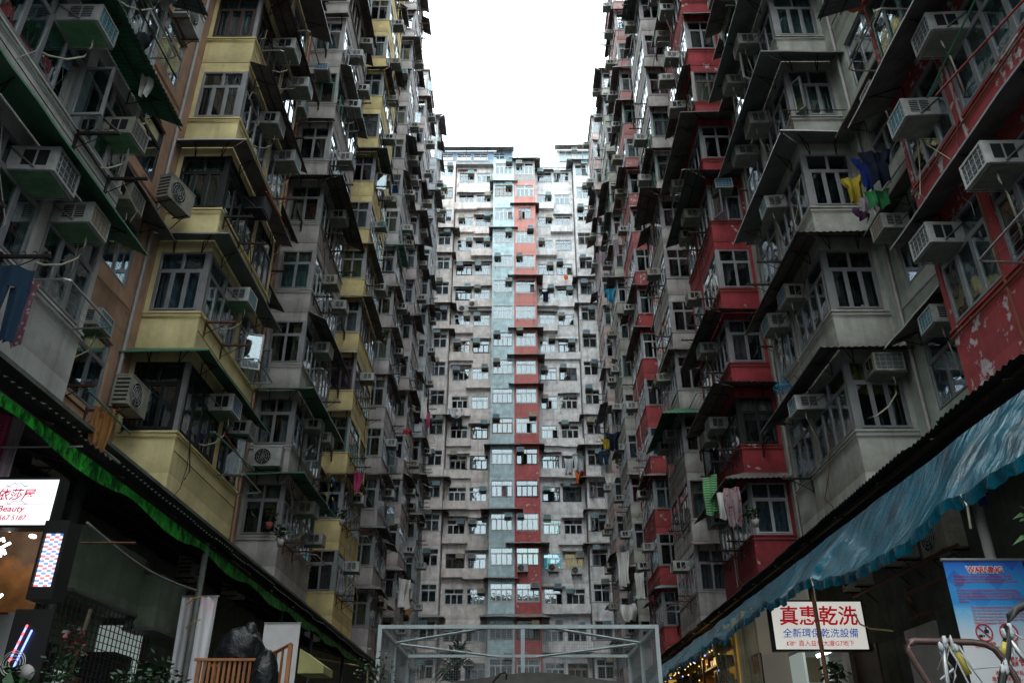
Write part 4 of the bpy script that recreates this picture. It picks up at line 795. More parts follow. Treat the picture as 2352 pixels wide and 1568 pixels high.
b = MB(); a, c = on_x(708, 1507, -6.2), on_x(845, 1532, -6.2); b.tube([a, c, c + Vector((0, 0, -1))], .03, 'pipeyellow', 6); build('pipe', b, origin=tuple(a), label='yellow pipe running under the roof beyond the dark posts', cat='pipe')
# lamps under the valance
for u, v, l_ in ((545, 1312, 'white strip lamp case under the green valance, near the banner'), (716, 1465, 'cream strip lamp case under the green valance, near the far posts')): a = on_x(u, v, -5.55); b = MB(); b.box(-5.62, -5.45, a.y - .6, a.y + .6, a.z, a.z + .09, 'plastic_white'); build('strip_lamp', b, origin=tuple(a), label=l_, cat='lamp')
# crib, rubbish bags on a raised bed
b = MB(); b.box(-4.6, -1.6, 8.3, 10.4, 0, 2.02, 'concrete'); build('raised_bed', b, kind='structure')
Y = 9.; a = on_y(459, 1517, Y); c = on_y(600, 1512, Y); dpt = .5; z1 = a.z; z0 = 2.02; wc = c.x - a.x
t = thing('crib', (a.x + wc / 2, Y + dpt / 2, z0), 'brown slatted wooden crib piled on the raised bed, holding black rubbish bags', 'crib'); fr, sl, mt = MB(), MB(), MB()
for x in (a.x, c.x):
    for y in (Y, Y + dpt): fr.box(x - .02, x + .02, y - .02, y + .02, z0, z1 + (.16 if x == c.x and y > Y else 0), 'wood')
for y in (Y, Y + dpt): fr.box(a.x - .05, c.x + .03, y - .028, y + .028, z1, z1 + .025, 'wood'); fr.box(a.x, c.x, y - .015, y + .015, z0 + .06, z0 + .09, 'wood')
e = on_y(668, 1478, Y - .3); fr.bar((c.x, Y, z1 + .01), e, .03, 'wood'); fr.bar(e, (c.x, Y + dpt, z1 + .14), .03, 'wood'); fr.box(e.x - .02, e.x + .02, e.y - .02, e.y + .02, z0 + .03, e.z, 'wood'); fr.bar((c.x, Y, z0 + .05), (e.x, e.y, z0 + .05), .03, 'wood')
for i in range(1, 12): x = a.x + wc * i / 12; sl.box(x - .013, x + .013, Y - .008, Y + .008, z0 + .09, z1, 'wood')
for i in range(1, 4): q = i / 4; s0 = Vector((c.x, Y, z0 + .06)).lerp(Vector((e.x, e.y, z0 + .06)), q); s1 = Vector((c.x, Y, z1)).lerp(e, q); sl.bar(s0, s1, .022, 'wood')
mt.grid(lambda u, v: Vector((a.x + .04 + (wc - .08) * u, Y + .1 + .015 * math.sin(u * 5), z0 + .02 + .17 * math.sin(min(v * 1.2, 1) * PI / 2))), 8, 5, 'mattress'); mt.box(a.x + .04, c.x - .04, Y + .1, Y + .4, z0 + .01, z0 + .16, 'mattress')
build('frame', fr, t); build('slats', sl, t); build('mattress', mt, t)
b = MB(); p = on_y(545, 1495, Y + .25); blob(b, p + Vector((.02, 0, 0)), .24, .2, .24, 'bagblack', 44, 30, .17, 2.2, 3); blob(b, p + Vector((.11, 0, .19)), .07, .07, .10, 'bagblack', 18, 12, .3, 3, 8); build('rubbish_bag', b, None, True, origin=tuple(p), label='large shiny black rubbish bag heaped on top of the crib', cat='rubbish bag')
b = MB(); p = on_y(607, 1556, Y - .15); blob(b, p, .13, .15, .26, 'bagblack', 30, 20, .16, 2.2, 9); build('rubbish_bag', b, None, True, origin=tuple(p), label='lower black rubbish bag squeezed at the end of the crib', cat='rubbish bag')
# plants at the lower left
b0 = on_y(128, 1500, 8.6); t = thing('creeper', (b0.x, 8.6, 0), 'leafy creeper with dark red tips climbing the thick dark post', 'climbing plant'); b = MB(); b.tube([(b0.x, 8.6, 0), (b0.x + .05, 8.6, 1.5), (b0.x + .16, 8.62, 2.2), (b0.x + .22, 8.65, 3.)], .02, 'stem', 5); build('stem', b, t); b = MB()
for q in range(9): cc = on_y(150 + q * 3 - 20 * (q < 3), 1568 - q * 16, 8.6); leaves(b, cc, .20 - .015 * q, 50 - 4 * q, .065, ('leaf', 'leaf2', 'leaf2') if q < 5 else ('leaf2', 'redleaf'))
build('foliage', b, t)
for u, v, Y, r, n, l_ in ((15, 1575, 7.6, .2, 90, 'broad yellowish-green plant in the bottom corner below the neon letters'), (345, 1572, 11., .42, 420, 'dense dark shrub in front of the closed stall, left of the banner'), (292, 1592, 10.5, .32, 220, 'low dark shrub beside the grille'), (862, 1535, 19., .5, 180, 'fern-like plant beside the mesh cage, under the end of the valance')):
    p = on_y(u, v, Y); plant('shrub', (p.x, Y, max(p.z - r * 1.2, 0)), l_, r, n, .085 if r > .3 else .14, r * .5, 'shrub')
b = MB(); p = on_y(72, 1548, 8.9)
t = thing('desk_fan', tuple(p), 'old white desk fan lying among the plants below the shop front', 'fan'); b.tube([p, p + Vector((0, -.12, 0))], .05, 'pipegrey', 14, .085); build('motor_housing', b, t, True); b = MB()
for r in (.04, .07, .1, .12): b.tube([p + Vector((-.1 + r * math.cos(k * PI / 10), -.2, .08 + r * math.sin(k * PI / 10))) for k in range(21)], .005, 'acwhite', 4)
build('fan_cage', b, t)
b = MB()
for k in range(26):
    a = on_y(22 + k * 1.6, 1516 - k * 3.2, 8.8); blob(b, a, .012, .012, .012, 'ledblue' if (k // 3) % 2 else 'ledred', 6, 4); blob(b, a + Vector((.06, 0, -.05)), .012, .012, .012, 'ledblue', 6, 4)
b.box(*(lambda p: (p.x - .12, p.x + .28, p.y + .02, p.y + .04, p.z - .45, p.z + .35))(on_y(40, 1480, 8.8)), 'black'); build('led_sign', b, origin=tuple(on_y(40, 1480, 8.8)), label='slanting red and blue LED sign glowing at the lower left', cat='led sign')

# ------------------------------------------------------------------ mesh cage
Y0, Y1, Y2 = 20., 22.6, 25.2; a, c = on_y(874, 1439, Y0), on_y(1507, 1434, Y0); zt = a.z; xl, xr = a.x, c.x; xm = (xl + xr) / 2
t = thing('mesh_cage', (xm, Y1, 0), 'pale blue-grey steel frame cage covered in fine wire mesh, in the middle of the courtyard', 'cage'); b = MB(); q = .045
for x in (xl, xr):
    for y in (Y0, Y1, Y2): b.box(x - q, x + q, y - q, y + q, 0, zt - q, 'cageblue')
    b.box(x - q, x + q, Y0 - q, Y2 + q, zt - q, zt + q, 'cageblue')
    b.bar((x, Y1, 2.5), (x, Y2, .6), .06, 'cageblue')
for y in (Y0, Y2): b.box(xl + q, xr - q, y - q + .004, y + q - .004, zt - q + .004, zt + q - .004, 'cageblue')
b.box(xm - q + .1, xm + q + .1, Y0 - q, Y0 + q, 0, zt - q - .003, 'cageblue')
for x, s in ((xl, 1), (xr, -1)): b.bar((x, Y1, zt), (xm - s * .7, Y0, zt - .02), .055, 'cageblue'); b.bar((x, Y1, zt - .01), (xm - s * .5, Y2, zt - .03), .055, 'cageblue')
build('frame', b, t); b = MB(); r = .0018
x = xl
while x < xr: b.box(x - r, x + r, Y0 - r + .03, Y0 + r + .03, .2, zt, 'wire'); x += .055
z = 1.6
while z < zt: b.box(xl, xr, Y0 - r + .038, Y0 + r + .038, z - r, z + r, 'wire'); z += .055
for x in (xl, xr):
    y = Y0
    while y < Y2: b.box(x - r, x + r, y - r, y + r, .2, zt, 'wire'); y += .06
    z = 1.6
    while z < zt: b.box(x - r + .008, x + r + .008, Y0, Y2, z - r, z + r, 'wire'); z += .06
build('wire_mesh', b, t)
# planter edge before the cage
b = MB(); a, c = on_y(1040, 1560, 17.5), on_y(1420, 1560, 17.5); n = 24
tops = [on_y(1040 + 380 * i / n, 1563 - 20 * math.sin(PI * i / n) ** 1.5 + R.uniform(-1.2, 1.2), 17.5) for i in range(n + 1)]
for i in range(n):
    p, s = tops[i], tops[i + 1]; b.hexa([(p.x, 17.5, 0), (s.x, 17.5, 0), (s.x, 18.2, 0), (p.x, 18.2, 0), (p.x, 17.5, p.z), (s.x, 17.5, s.z), (s.x, 18.2, s.z), (p.x, 18.2, p.z)], 'concrete')
build('planter', b, origin=(0, 17.8, 0), label='mossy dark concrete planter edge in front of the mesh cage', cat='planter')
b = MB(); b.tube([on_y(u, v, 17.3) for u, v in ((1130, 1568), (1140, 1556), (1150, 1546), (1160, 1543), (1164, 1548), (1162, 1560))], .02, 'iron', 6); build('hook', b, origin=tuple(on_y(1150, 1560, 17.3)), label='bent black iron hoop above the planter edge', cat='hoop')
# palm behind the mesh
Y = 27.5; p = on_y(1046, 1530, Y); t = thing('palm_tree', (p.x, Y, 0), 'spiky dark green palm seen through the cage mesh', 'palm'); b = MB(); b.tube([(p.x, Y, 0), (p.x + .02, Y, p.z * .6), (p.x + .1, Y, on_y(1055, 1488, Y).z)], .05, 'stem', 7, .03); b.tube([(p.x + .05, Y, 0), (p.x, Y, p.z)], .05, 'stem', 7); build('trunk', b, t); b = MB()
for (u, v, L, n) in ((1056, 1497, .62, 34), (1046, 1516, .5, 16), (1047, 1532, .95, 46), (1040, 1566, .6, 30)):
    cc = on_y(u, v, Y)
    for i in range(n):
        th = R.uniform(0, 2 * PI); el = R.uniform(-.25, 1.1); d = Vector((math.cos(th) * math.cos(el), math.sin(th) * math.cos(el), math.sin(el))); s = d.cross(Vector((0, 0, 1)))  .normalized() * .055; l = L * R.uniform(.7, 1.1); m1 = cc + d * l * .55 + Vector((0, 0, .02)); e_ = cc + d * l + Vector((0, 0, -.25 * l))
        b.quad(cc - s * .3, cc + s * .3, m1 + s, m1 - s, R.choice(('leaf', 'leaf2'))); b.quad(m1 - s, m1 + s, e_ + s * .1, e_ - s * .1, R.choice(('leaf', 'leaf2')))
build('foliage', b, t)

# ------------------------------------------------------------------ blue tarpaulin and the shops on the right
t = thing('tarpaulin', (5.2, 18, 3), 'glossy worn blue tarpaulin sloping down from the right shop roof', 'tarpaulin'); b = MB(); n = 260
ties = [on_x(2205, 1108, 4.72).y, on_x(1870, 1352, 4.72).y, 21., 26., 33.5]
def tfn(u, v):
    y = 4.2 + 29.3 * u; k = max([i for i in range(len(ties)) if ties[i] <= y] or [-1]); y0 = ties[k] if k >= 0 else 3.; y1 = ties[k + 1] if k + 1 < len(ties) else 36.; f = min(max((y - y0) / (y1 - y0), 0), 1)
    sag = .12 * math.sin(f * PI) * math.sin(v * PI) + .05 * math.sin(f * PI) * v
    q = y - 2.6 * (1 - v) * (f - .1)
    fold = 1.5 * (.11 * noise.noise(Vector((q * .8, v * .4, 0))) + .06 * noise.noise(Vector((q * 2.2 + v, v * .6, 3))) + .010 * noise.noise(Vector((q * 7, v * 2, 8)))) * (.25 + .9 * math.sin(v * PI * .8)) - .035 * abs(math.sin(q * 1.7)) * v
    up = .30 * min(max((y - 11) / 5, 0), 1) * v
    return Vector((5.52 - .82 * v, y, 5.24 - 1.12 * v - sag + fold + up))
b.grid(tfn, n, 16, 'tarpblue'); build('sheet', b, t, True); b = MB()
def rfn(u, v):
    q = tfn(u, 1); y = q.y; s = noise.noise(Vector((y * 5.5, 2, 0))); s2 = noise.noise(Vector((y * 12, 7, 0))); return q + Vector((-.01 - .06 * v * s + .03 * s2 * v + .02 * v * math.sin(y * 14), 0, -v * (.13 + .04 * s + .02 * s2 + .012 * abs(math.sin(y * 7)))))
b.grid(rfn, 620, 4, 'tarpblue'); build('ruffle', b, t, True)
b = MB()
for i, y in enumerate(ties[:3]): q = tfn((y - 4.2) / 29.3, 1); b.tube([q, q + Vector((-.02, -.1, -.14)), q + Vector((.02, .02, -.35))], .014, 'hose', 5)
build('tie', b, t)
vpole(2233, 1120, 5.05, .055, 'pipegrey', 'pale grey post holding the blue tarpaulin above the warning banner'); vpole(1866, 1358, 4.78, .035, 'rustiron', 'thin rusty post standing in front of the dry-cleaning sign')
# bottle on a string
p = on_x(2252, 1140, 4.9); t = thing('bottle', tuple(p), 'white and blue plastic bottle dangling beneath the blue tarpaulin', 'bottle'); b = MB(); b.tube([p + Vector((0, 0, .16)), p + Vector((0, 0, .28))], .006, 'hose', 4); build('string', b, t); b = MB(); b.tube([p + Vector((0, 0, .16)), p + Vector((.005, 0, .1)), p + Vector((.01, 0, .0))], .022, 'plastic_white', 10, .045); build('neck', b, t, True); b = MB(); b.tube([p + Vector((.01, 0, -.001)), p + Vector((.015, 0, -.09))], .045, 'k_blue', 10); build('body', b, t, True)
# dry cleaning sign
Y = 16.8; a, c = on_y(1768, 1381, Y), on_y(1972, 1490, Y); x0, x1, z0, z1 = a.x, on_y(1957, 1381, Y).x + .16, c.z, a.z; W = x1 - x0; Hh = z1 - z0
t = thing('shop_sign', (x0, Y, z0), 'cream lit dry-cleaning sign with red and blue Chinese characters', 'shop sign'); b = MB(); b.box(x0, x1, Y, Y + .2, z0, z1, 'signcream'); build('panel', b, t); b = MB(); e = .03  # sign panel and letters glow in place of the lamp lighting them
b.box(x0 - e, x1 + e, Y - .012, Y + .2, z1 + .001, z1 + e, 'black'); b.box(x0 - e, x1 + e, Y - .012, Y + .2, z0 - e, z0 - .001, 'black'); b.box(x0 - e, x0 - .001, Y - .012, Y + .2, z0, z1, 'black'); b.box(x1 + .001, x1 + e, Y - .012, Y + .2, z0, z1, 'black'); build('frame', b, t)
text('lettering', '真惠乾洗', t, (W * .50, -.006, Hh * .54), W * .215, 'signred2', 'CENTER', .0065, .12, 1.0); text('lettering', '全新環保乾洗設備', t, (W * .50, -.006, Hh * .26), W * .103, 'signblue2', 'CENTER', .0012, .15); text('lettering', '直入益發大廈G7地下', t, (W * .55, -.006, Hh * .075), W * .066, 'signred2', 'CENTER', .0005, .1)
text('pointing_hand', '☞', t, (W * .17, -.006, Hh * .07), W * .085, 'signred2', 'CENTER', .001)
# lit booth below the sign
t = thing('laundry_booth', (6.2, 18, 0), 'bright white booth under the dry-cleaning sign, lit by a tube lamp', 'shop front'); Y = 17.6; a, c = on_y(1848, 1494, Y), on_y(1950, 1568, Y); b = MB(); b.box(a.x, c.x, Y + .9, Y + .95, 0, a.z, 'booth'); b.box(a.x - .05, a.x - .002, Y, Y + .9, 0, a.z, 'booth'); b.box(a.x - .05, c.x + .05, Y, Y + .95, a.z + .004, a.z + .06, 'plastic_white'); build('booth_wall', b, t); b = MB(); b.box(c.x + .003, c.x + .09, Y - .02, Y + .9, 0, a.z, 'pipegrey'); build('door_frame', b, t)
b = MB(); q0, q1 = on_y(1876, 1506, Y - .3), on_y(1911, 1492, Y - .3); b.tube([q0, q1], .035, 'tubelight', 8); build('tube_lamp', b, t)
b = MB(); q = on_y(1872, 1530, Y + .8); b.box(q.x - .2, q.x + .15, Y + .88, Y + .898, q.z - .3, q.z + .2, 'c_cream'); build('wall_poster', b, t)
p = on_y(1920, 1558, Y - .2); plant('potted_plant', (p.x, Y - .2, p.z - .1), 'small leafy pot plant in front of the white lit booth', .22, 60, .16, .1, 'plant', ('leaf', 'leaf2'), 'black')
# clear plastic curtain and yellow lit shop
a, c = on_x(1640, 1500, 4.95), on_x(1722, 1437, 4.95); b = MB(); b.grid(lambda u, v: Vector((5.05 + .06 * math.sin(u * 24) + .03 * math.sin(u * 51), c.y + (a.y - c.y) * u, 4.75 - 3.4 * v)), 70, 6, 'clearsheet'); build('plastic_curtain', b, None, True, origin=(4.95, c.y, 4), label='dirty see-through plastic curtain hanging below the blue tarpaulin', cat='curtain')
t = thing('market_stall', (6.8, 24, 0), 'yellow lit stall with dark shelving behind the plastic curtain', 'shop front'); b = MB(); b.box(6.3, 6.35, 25.2, 37, .2, 5.45, 'shopyellow'); build('back_wall', b, t); b = MB(); b.box(6.35, 6.4, 18.7, 25.18, .2, 5.4, 'boothdim'); build('side_wall', b, t); b = MB()
for y in (25.3, 27.4, 29.6, 32.): b.box(5.75, 5.82, y, y + .07, .2, 5.4, 'iron')
for z in (3.3, 3.9, 4.35, 4.8): b.box(5.8, 6.29, 25.2, 34.2, z, z + .05, 'iron')
for i in range(90): y = R.uniform(25.3, 33.5); z = R.choice((3.35, 3.95, 4.4, 4.85)); s = R.uniform(.15, .4); b.box(5.9, 6.25, y, y + s, z, z + s * .9, R.choice(('dark', 'woodpanel', 'iron', 'ggrey')))
build('shelving', b, t); b = MB()
for k in range(44): y = 23.5 + k * .27; blob(b, (5.35 + .12 * math.sin(k * 1.9), y, 4.35 + .3 * abs(math.sin(k * .31)) - .35 * (k % 5 == 0)), .022, .022, .022, 'fairyblue' if k % 7 == 0 else 'fairy', 6, 4)
build('fairy_lights', b, t)
l = bpy.data.lights.new('shop_lamp', 'POINT'); l.energy = 30; l.color = (1, .7, .3); l.shadow_soft_size = .2; lo = bpy.data.objects.new('shop_lamp', l); COL.objects.link(lo); lo.location = (5.6, 27.5, 4.6)
p = on_x(1737, 1540, 6.2); t = thing('framed_print', tuple(p), 'framed red and white print hanging beyond the plastic curtain', 'picture'); b = MB(); b.box(6.2, 6.23, p.y - .5, p.y + .5, p.z - .35, p.z + .35, 'plastic_white'); build('print', b, t); b = MB(); b.box(6.18, 6.199, p.y - .45, p.y + .4, p.z - .05, p.z + .3, 'red'); build('red_field', b, t); b = MB()
for s in (-1, 1): b.box(6.17, 6.24, p.y + s * .52 - .02, p.y + s * .52 + .02, p.z - .37, p.z + .37, 'alubrown'); b.box(6.17, 6.24, p.y - .5, p.y + .5, p.z + s * .37 - .02, p.z + s * .37 + .02, 'alubrown')
build('frame', b, t)
# dark clutter under the right roof
for u, v, X, l_, m_ in ((2195, 1268, 6.9, 'dim outdoor unit under the roof just above the warning banner', 'acold'), (2090, 1290, 7.0, 'dim outdoor unit under the roof beyond the grey post', 'acold'), (1990, 1350, 7.1, 'dim outdoor unit in the dark above the white sign', 'acold')): p = on_x(u, v, X); outdoor((p.x, p.y, p.z), -PI / 2, l_, m_)
def board(X, ua, ub, v0, v1, mat, label, cat='board'):
    a, c = on_x(ua, v0, X), on_x(ub, v1, X); b = MB(); b.box(X, X + .05, a.y, c.y, min(a.z, c.z) - 1.6, a.z, mat); build('board', b, origin=(X, a.y, a.z - 1.5), label=label, cat=cat)
board(6.4, 2143, 2076, 1424, 1450, 'pipegrey', 'pale grey plywood board leaning by the warning banner'); board(6.8, 2010, 1960, 1475, 1500, 'alubrown', 'dark brown door panel beyond the lit booth', 'door panel'); board(7.0, 2300, 2150, 1330, 1420, 'w_podium', 'dark grey shutter panel behind the warning banner', 'shutter')
b = MB()
for (u0, v0, u1, v1, X) in ((2080, 1365, 2165, 1330, 6.2), (2090, 1422, 2160, 1392, 6.3), (1960, 1370, 2200, 1250, 6.4), (2076, 1350, 2110, 1420, 6.3)): b.bar(on_x(u0, v0, X), on_x(u1, v1, X), .05, 'rustiron')
build('pipework', b, origin=(6.3, 10, 3), label='rusty pipes and beams in the dark under the right roof', cat='pipework')
b = MB(); b.tube([on_y(1962, 1408, 16.), on_y(1975, 1432, 15.5), on_y(2000, 1443, 15.), on_y(2050, 1448, 14.)], .015, 'pipeyellow', 5); build('cable', b, origin=tuple(on_y(1975, 1432, 15.5)), label='thin yellow cable looping beside the dry-cleaning sign', cat='cable')

# warning banner
Y = 8.5; a, c = on_y(2166, 1291, Y), on_y(2346, 1284, Y); W = c.x - a.x; S = W / .80; zt = (a.z + c.z) / 2
t = thing('roll_up_banner', (a.x, Y, zt), 'blue and white roll-up warning banner with red lettering and prohibition signs', 'banner'); b = MB(); b.box(a.x, c.x, Y, Y + .008, zt - 2.0 * S, zt, 'posterblue'); build('panel', b, t)
b = MB(); b.tube([(a.x - .02, Y, zt + .012), (c.x + .02, Y, zt + .012)], .016, 'steel', 8); build('top_bar', b, t)
def L(body, x, y, s, al='LEFT', bold=0., sx=1., mat='red', dy=-.004, sp=1.): return text('lettering', body, t, (x * S, dy, -y * S), s * S, mat, al, bold * S, 0, sx, spacing=sp)
L('WARNING', .40, .115, .082, 'CENTER', .009, .9, 'plastic_white', -.003); L('WARNING', .40, .115, .082, 'CENTER', .002, .9)
for i, s in enumerate(('This estate is a private property. Trespass is strictly', 'prohibited to conduct various activities such as pho-', 'tography, parties, noisy, aerial photography, etc. are not', 'allowed.', '', 'In order to avoid noise nuisance to residents nearby', 'and adverse effect to the environmental sanitation. No', 'entry is allowed without prior consent except our res-', 'idents. Thank you for your kind co-operation. Warning is', 'indecent.')):
    if s: L(s, .065, .158 + i * .0275, .0285, sx=.98)
for i, s in enumerate(('The Incorporated Owners of Fook Cheong Building', 'The Incorporated Owners of Yick Cheong Building', 'The Incorporated Owners of Yick Fat Building', 'The Incorporated Owners of Montane Mansion', 'The Incorporated Owners of Oceanic Mansion', 'Date:17 September 2019')): L(s, .165, .463 + i * .0295, .0285)
def ring(x, y, r, slash=True):
    b = MB(); c0 = Vector((a.x + x * S, Y - .006, zt - y * S)); b.tube([c0 + Vector((r * S * math.cos(k * PI / 16), 0, r * S * math.sin(k * PI / 16))) for k in range(33)], .007 * S, 'red', 5)
    if slash: b.bar(c0 + Vector((-.7 * r * S, -.002, .7 * r * S)), c0 + Vector((.7 * r * S, -.002, -.7 * r * S)), .011 * S, 'red')
    build('prohibition_ring', b, t)
def icon(boxes, mat):
    b = MB()
    for x0, x1, y0, y1 in boxes: b.box(a.x + x0 * S, a.x + x1 * S, Y - .004, Y - .0005, zt - y1 * S, zt - y0 * S, mat)
    build('pictogram', b, t)
ring(.235, .69, .078); ring(.475, .69, .084, False); ring(.73, .69, .075)
icon(((.24, .285, .665, .695), (.255, .27, .64, .665)), 'black'); icon(((.18, .215, .71, .735), (.222, .235, .715, .73)), 'black'); icon(((.675, .785, .662, .672), (.70, .76, .68, .715), (.69, .70, .715, .74), (.76, .77, .715, .74)), 'black')
b = MB(); c0 = Vector((a.x + .475 * S, Y - .005, zt - .69 * S)); b.tube([c0 + Vector((x * S, 0, z * S)) for x, z in ((-.04, -.05), (-.055, 0), (0, .06), (.055, 0), (.04, -.05))], .004, 'yellowwrap', 4); b.tube([c0 + Vector((x * S, 0, z * S)) for x, z in ((.0, -.05), (.005, .0), (.015, .0), (.018, -.03), (.03, -.035), (.03, -.055))], .003, 'red', 4); build('pictogram', b, t)
L('禁止拍照攝影', .235, .803, .03, 'CENTER'); L('No Photos & Videos', .235, .832, .028, 'CENTER'); L('保持安靜', .475, .803, .03, 'CENTER'); L('Keep Quiet', .475, .832, .028, 'CENTER'); L('No Drones', .72, .832, .028, 'CENTER')
L('警告', .50, .985, .085, 'CENTER', .002)
for i, s in enumerate(('　本屋苑屬於私家地方，嚴禁', '進行各項活動，包括拍照、', '喧嘩、航拍等。')): L(s, .20, 1.075 + i * .052, .046)

# handcart frame wrapped in plastic
Y = 4.2
def P2(*uv): return [on_y(u, v, Y) for u, v in uv]
t = thing('handcart', tuple(on_y(2200, 1600, Y)), 'rusty tubular handcart frame bound with torn white plastic, before the warning banner', 'handcart'); b = MB()
b.tube(P2((2150, 1640), (2133, 1568), (2105, 1525), (2086, 1492), (2083, 1482), (2088, 1475), (2100, 1471), (2160, 1472), (2235, 1474), (2262, 1478), (2285, 1490), (2310, 1520), (2335, 1560), (2350, 1620)), .016, 'tube', 8); build('handle', b, t, True)
b = MB(); b.tube(P2((2292, 1640), (2302, 1560), (2312, 1500), (2314, 1440), (2320, 1415), (2335, 1398), (2360, 1385), (2420, 1380)), .019, 'black', 8); b.tube(P2((2165, 1474), (2185, 1640)), .012, 'steel', 6); b.tube(P2((2320, 1470), (2400, 1570)), .014, 'steel', 6); build('upright', b, t, True); b = MB()
for uv in (((2172, 1474), (2200, 1520), (2225, 1570), (2240, 1620)), ((2180, 1474), (2215, 1510), (2262, 1575)), ((2200, 1480), (2235, 1535), (2310, 1528)), ((2315, 1440), (2325, 1470), (2322, 1500)), ((2318, 1445), (2345, 1465), (2380, 1470)), ((2316, 1450), (2330, 1500), (2332, 1530)), ((2160, 1560), (2190, 1535), (2195, 1550), (2180, 1600))): b.tube(P2(*uv), .0065, 'wrap', 5, .003)
for u, v in ((2166, 1473), (2188, 1476), (2314, 1442), (2306, 1527)): [blob(b, on_y(u + R.uniform(-9, 9), v + R.uniform(-4, 12), Y - .01), R.uniform(.008, .016), .012, R.uniform(.012, .03), 'wrap', 8, 6, .6, 3, u + i) for i in range(4)]
[b.tube(P2((u + R.uniform(-12, 12), v), (u + R.uniform(-16, 16), v + R.uniform(15, 40)), (u + R.uniform(-22, 22), v + R.uniform(45, 85))), .004, R.choice(('wrap', 'wrap', 'clearsheet')), 4, .0015) for u, v in ((2170, 1474), (2190, 1478), (2316, 1445), (2306, 1520)) for _ in range(5)]
build('plastic_binding', b, t, True); b = MB()
for uv in (((2185, 1478), (2205, 1512), (2225, 1548)), ((2308, 1475), (2304, 1505))): b.tube(P2(*uv), .016, 'yellowwrap', 5)
build('yellow_tape', b, t, True)
b = MB(); a = on_y(2200, 1620, 4.4); b.box(a.x - .4, a.x + .7, 4., 4.8, 1.5, a.z, 'black'); build('load', b, t)
# leaf tips at the right edge
p = on_y(2365, 1245, 5.5); t = thing('plant', (p.x, 5.5, p.z - .25), 'few green leaf tips poking in at the right edge below the tarpaulin', 'plant'); b = MB()
for u0, v0, u1, v1 in ((2375, 1228, 2325, 1252), (2370, 1183, 2325, 1192), (2372, 1195, 2340, 1197), (2390, 1200, 2340, 1160)): a, c = on_y(u0, v0, 5.5), on_y(u1, v1, 5.45); m_ = a.lerp(c, .5) + Vector((0, 0, .02)); s = Vector((0, .01, .016)); b.quad(a, m_ - s, c, m_ + s, 'leaf')
build('foliage', b, t); b = MB(); b.tube([on_y(2400, 1300, 5.5), on_y(2385, 1230, 5.5), on_y(2372, 1183, 5.5)], .01, 'stem', 5); build('stem', b, t)

# ------------------------------------------------------------------ laundry and other things on the facades
def hx(u, v, X, shape, w, h, mat, label, name=None, rz=None):
    p = on_x(u, v, X); hang(name or {'shirt': 'shirt', 'pants': 'trousers', 'towel': 'towel', 'rag': 'cloth'}[shape], shape, p, w, h, (R.uniform(-.5, .5) if rz is None else rz), mat, label)
def hy(u, v, Y, shape, w, h, mat, label):
    hang({'shirt': 'shirt', 'pants': 'trousers', 'towel': 'towel', 'rag': 'cloth'}[shape], shape, on_y(u, v, Y), w, h, R.uniform(-.2, .2), mat, label)
hx(38, 612, -6.1, 'pants', .42, 1.0, 'k_jean', 'blue jeans hanging at the left edge from the cream stack', rz=.4); hx(72, 640, -6.1, 'towel', .22, .95, 'k_flower', 'flowered garment hanging beside the blue jeans', rz=.9)
hx(243, 935, -6.75, 'rag', .42, .8, 'k_rust', 'mottled rust-brown cloth hung on a green pole beside the yellow stack', rz=.6)
hx(322, 74, -6.2, 'rag', .6, .35, 'k_black', 'black garment hung high up between the cream and yellow stacks', rz=.2); hx(346, 165, -6.2, 'rag', .3, .55, 'k_white', 'torn white plastic bag hung high up between the cream and yellow stacks')
hx(825, 1083, -6.1, 'rag', .5, .8, 'k_pink', 'crimson cloth dangling from the second yellow stack'); hx(936, 985, -6.0, 'rag', .6, .3, 'k_red', 'red rag lying on a rail of the far grey stack')
hx(928, 1328, -5.9, 'towel', .9, 1.5, 'k_white', 'long white sheet hanging low on the left block near the cage', rz=.8); hx(938, 1350, -6.1, 'towel', .4, 1.5, 'k_rust', 'brown cloth hanging behind the long white sheet', rz=.8); hx(975, 910, -6.0, 'towel', .5, 1.6, 'k_white', 'white towel hanging on the far left stack by the end block', rz=.7); hx(984, 945, -6.0, 'towel', .35, 1.2, 'k_pink', 'pink towel hanging next to the white towel on the far left stack', rz=.7)
hx(1957, 408, 6.95, 'shirt', .48, .62, 'k_yellow', 'yellow shirt hanging beside the large white stack'); hx(1983, 370, 6.95, 'shirt', .5, .7, 'k_blue', 'bright blue shirt hanging behind the yellow shirt'); hx(2008, 350, 6.8, 'shirt', .62, .75, 'k_navy', 'dark navy jacket in the bunch of laundry beside the large white stack'); hx(2012, 436, 6.75, 'towel', .45, .4, 'k_green', 'green towel hanging below the dark jacket'); hx(1990, 452, 6.85, 'towel', .3, .35, 'k_lav', 'greyish pink cloth between yellow shirt and green towel'); hx(1978, 480, 6.8, 'rag', .5, .25, 'k_purple', 'dark purple cloth lowest in the bunch beside the large white stack')
hx(1627, 1092, 6.05, 'towel', .62, 1.2, 'k_stripe', 'green and white striped towel beside the large red stack', rz=-.9); hx(1678, 1118, 6.1, 'rag', .6, 1.1, 'k_floral', 'floral pink sheet hanging low on the large red stack', rz=-.4); hx(1660, 1128, 6.0, 'towel', .4, .8, 'k_white', 'white cloth beside the floral pink sheet', rz=-.4)
